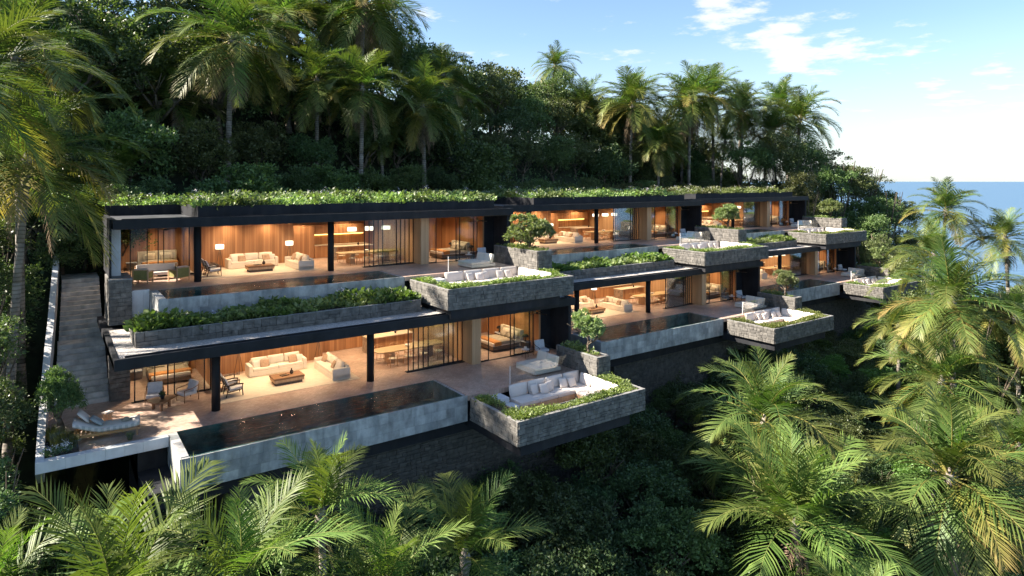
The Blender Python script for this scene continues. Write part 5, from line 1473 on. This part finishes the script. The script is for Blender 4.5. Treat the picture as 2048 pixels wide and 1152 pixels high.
# the hill behind: rows climbing to the crest
rows = [(50.8, 2.9, 4.0), (54.0, 3.4, 5.2), (58, 4.0, 7.0), (62, 4.4, 8.5), (67, 4.8, 9), (73, 5.0, 9)]
for ri, (yp0, rad, hh) in enumerate(rows):
    x = -48 + rr.random() * 3
    while x < 128 + ri * 3:
        yp = yp0 + rr.uniform(-1.3, 1.3); y = yp + .1516 * x
        D = x * math.cos(TH) + y * math.sin(TH); rt = x * math.sin(TH) - y * math.cos(TH)
        if D > 20 and abs(rt) < D * .86 + 9:
            g = ground_z(x, y); q = rad * rr.uniform(.75, 1.25)
            hcap = 1.0 if x < 30 else .9
            k = rr.choice('jjdoj') if x < 70 else rr.choice('jojod')
            if x > 84: k = rr.choice('ojoj')
            zone = 'behind the upper left villa' if x < 27 else ('behind the upper middle villa' if x < 52 else ('behind the upper right villa' if x < 84 else 'beyond the last villa by the sea'))
            kd = {'j': 'dark green', 'o': 'olive green', 'd': 'deep green', 'b': 'bright green'}[k]
            rowt = ['lowest', 'second', 'third', 'fourth', 'fifth', 'top'][ri]
            jungle_tree(x, y, g + hh * hcap * rr.uniform(.8, 1.25), q, k, f'{kd} broadleaf jungle tree in the {rowt} row {zone}', f'{kd} jungle trees, {rowt} row {zone}', rr.randrange(10**6), **(dict(name='shrub', cat='shrub') if ri == 0 else {}))
        x += rad * rr.uniform(1.15, 1.6)
# left flank beside the stairs
for i, (x, y, top, rad) in enumerate([(-2.0, 31.5, 2.8, 1.7), (-2.3, 34.5, 5.0, 1.9), (-1.9, 28.3, .4, 1.6), (-1.6, 26.2, -1.2, 1.5), (-2.6, 38.5, 7.5, 2.0), (-2.2, 42.5, 9.0, 2.0)]):
    jungle_tree(x, y, top, rad, 'dj'[i % 2], 'shaded dark bush close outside the pale parapet of the stairs', 'bushes outside the parapet', 2900 + i, name='bush', cat='bush')
for i in range(46):
    x = rr.uniform(-26, -2.6); y = rr.uniform(22, 50)
    if i < 12: x = rr.uniform(-3.6, -2.3); y = 26 + i * 2.1
    g = ground_z(x, y)
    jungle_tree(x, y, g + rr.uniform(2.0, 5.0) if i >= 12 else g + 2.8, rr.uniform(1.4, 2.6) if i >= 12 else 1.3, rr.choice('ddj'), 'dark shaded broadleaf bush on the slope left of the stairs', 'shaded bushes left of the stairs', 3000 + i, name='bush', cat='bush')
for i in range(10):
    jungle_tree(-1.2 + i * .6, 46.5 + rr.uniform(0, 3) + .1 * i, 8.5 + rr.random() * 2, 1.9, rr.choice('jd'), 'dark leafy bush at the top landing of the stairs', 'bushes at the top of the stairs', 3100 + i, name='bush', cat='bush')
# right end, past the last villa, dropping to the sea
for i in range(70):
    x = rr.uniform(79.5, 122); yp = rr.uniform(22, 47); y = yp + .1516 * x
    g = ground_z(x, y)
    k = rr.choice('jobo'); top = g + rr.uniform(3, 6.5)
    jungle_tree(x, y, top, rr.uniform(2.0, 3.6), k, 'leafy tree on the slope dropping to the sea beyond the last villa', 'trees beyond the last villa', 3300 + i)
for i, (x, y, top, rad) in enumerate([(.7, 28.6, -1.5, 1.5), (2.3, 28.9, -2.0, 1.3), (-1.0, 28.9, -1.0, 1.3), (1.6, 27.0, -2.4, 1.6), (3.4, 27.6, -3.4, 1.2)]):
    jungle_tree(x, y, top, rad, 'jd'[i % 2], ['leafy bush under the terrace corner, nearest the parapet', 'leafy bush under the terrace beside the black podium', 'leafy bush outside the terrace corner', 'leafy bush lower down under the left terrace', 'leafy bush at the foot of the left pool end'][i], 'bushes under the left terrace', 2950 + i, name='bush', cat='bush')
# taller trees on the right hand slope, a step below the sea line
for i in range(66):
    x = rr.uniform(54, 116); yp = rr.uniform(-14, 22); y = yp + .1516 * x
    g = ground_z(x, y); k = rr.choice('jobj'); D = x * math.cos(TH) + y * math.sin(TH)
    top = min(g + 13, 10.6 - D * rr.uniform(.07, .16))
    jungle_tree(x, y, top, rr.uniform(2.4, 3.8), k, (['dark green', 'olive green', 'light green', 'dark green']['jobj'.index(k)]) + ' broadleaf tree among the right hand palms, ' + (q_ := ['nearest the camera', 'halfway up the slope', 'higher near the sea line', 'furthest towards the sea'][min(3, int((x - 54) / 15))]), 'right hand slope trees ' + k + q_, 3500 + i)
# the big rounded trees right of the last roof
for i, (x, y, top, rad) in enumerate([(84, 58, 13.5, 4.5), (89, 56, 14.5, 5), (94, 55, 13.0, 4.8), (100, 57, 13.5, 5), (97, 50, 10.0, 4.2), (103, 51, 9.0, 4.4), (91, 49.5, 9.5, 3.8), (85, 50, 8.5, 3.4), (108, 52, 7.0, 4.2), (104, 46, 4.5, 3.6), (98, 45, 5.0, 3.5), (112, 49, 3.5, 4), (90, 43, 3.0, 3.2), (85, 40, .5, 2.8)]):
    jungle_tree(x, y, top + 3.2, rad, 'jo'[i % 2], ['big rounded dark tree', 'big rounded olive tree'][i % 2] + ' right of the last roof, ' + ['in the top row nearest the roof', 'highest of the row', 'top row, third from the roof', 'furthest right of the top row', 'middle of the slope', 'middle of the slope, further right', 'below the roof end', 'close behind the planter tree', 'at the edge against the sea', 'lower, near the sea', 'lower middle of the slope', 'lowest against the sea', 'under the upper terrace end', 'beside the lower terrace end'][i], 'big rounded trees right of the last roof', 3700 + i)
# the valley below the villas: dense bushes, dark in the building's shade
i = 0
for yp0 in np.arange(2.5, 27.5, 2.35):
    x = -10 + rr.random() * 2
    while x < 118:
        xx = x + rr.uniform(-.6, .6); yp = yp0 + rr.uniform(-.9, .9); y = yp + .1516 * xx
        D = xx * math.cos(TH) + y * math.sin(TH); rt = xx * math.sin(TH) - y * math.cos(TH); g = ground_z(xx, y)
        v = 362 + 1300 * (10.6 - g) / max(D, 1)
        if D > 14 and abs(rt) < D * .82 + 3 and v - 3 * 1300 / max(D, 1) < 1250:
            rad = rr.uniform(1.5, 2.5); far = xx > 45
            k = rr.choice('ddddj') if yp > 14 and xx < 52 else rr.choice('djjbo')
            hgt = rr.uniform(1.6, 3.4) + (1.0 if far else 0)
            zone = 'below the left villa' if xx < 27 else ('below the middle villa' if xx < 52 else 'right hand slope')
            kd = {'j': 'dark green', 'o': 'olive green', 'd': 'deep green', 'b': 'bright green'}[k]
            where = 'close under the retaining wall' if yp > 20 else ('halfway down the valley' if yp > 12 else 'deep in the valley'); side = ['towards the left', 'in the middle', 'towards the right'][int((xx - (0 if xx < 27 else 27 if xx < 52 else 52)) / 9) % 3]
            sz = 'large' if rad > 2.1 else ('small' if rad < 1.8 else 'round')
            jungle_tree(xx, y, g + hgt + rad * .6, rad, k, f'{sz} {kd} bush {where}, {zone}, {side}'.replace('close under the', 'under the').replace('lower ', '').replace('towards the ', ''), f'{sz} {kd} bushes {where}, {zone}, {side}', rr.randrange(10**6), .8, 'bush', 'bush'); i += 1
        x += rr.uniform(2.2, 3.2) * (1 if x < 60 else 1.4)
# sunlit light green shrub near the bottom centre
jungle_tree(18.2, 17.6, -6.6, 1.5, 'b', 'light green sunlit shrub at the bottom centre of the picture', None, 4001, 1.0, 'shrub', 'shrub')
jungle_tree(20.0, 16.2, -8.0, 1.2, 'b', 'small light green shrub right of the sunlit one at the bottom', None, 4002, 1.0, 'shrub', 'shrub')
# fill of low undergrowth so no bare soil shows
def undergrowth():
    r = np.random.default_rng(9); P = []
    for _ in range(52000):
        x = r.uniform(-30, 115); yp = r.uniform(2, 28.5) if r.random() < .6 else r.uniform(46.5, 70); y = yp + .1516 * x
        if x > 78: yp = r.uniform(5, 50); y = yp + .1516 * x
        P.append((x, y, ground_z(x, y) + r.uniform(-.1, .9)))
    P = np.array(P); D = r.normal(size=P.shape) + np.array([0, 0, .8])
    return leaf_mesh('undergrowth', P, D, r.uniform(.25, .6, len(P)), (M['leaf_deep'],), .5, r=r)
tag(link('undergrowth', undergrowth()), 'dark leafy undergrowth covering the jungle floor', 'undergrowth', None, 'stuff')
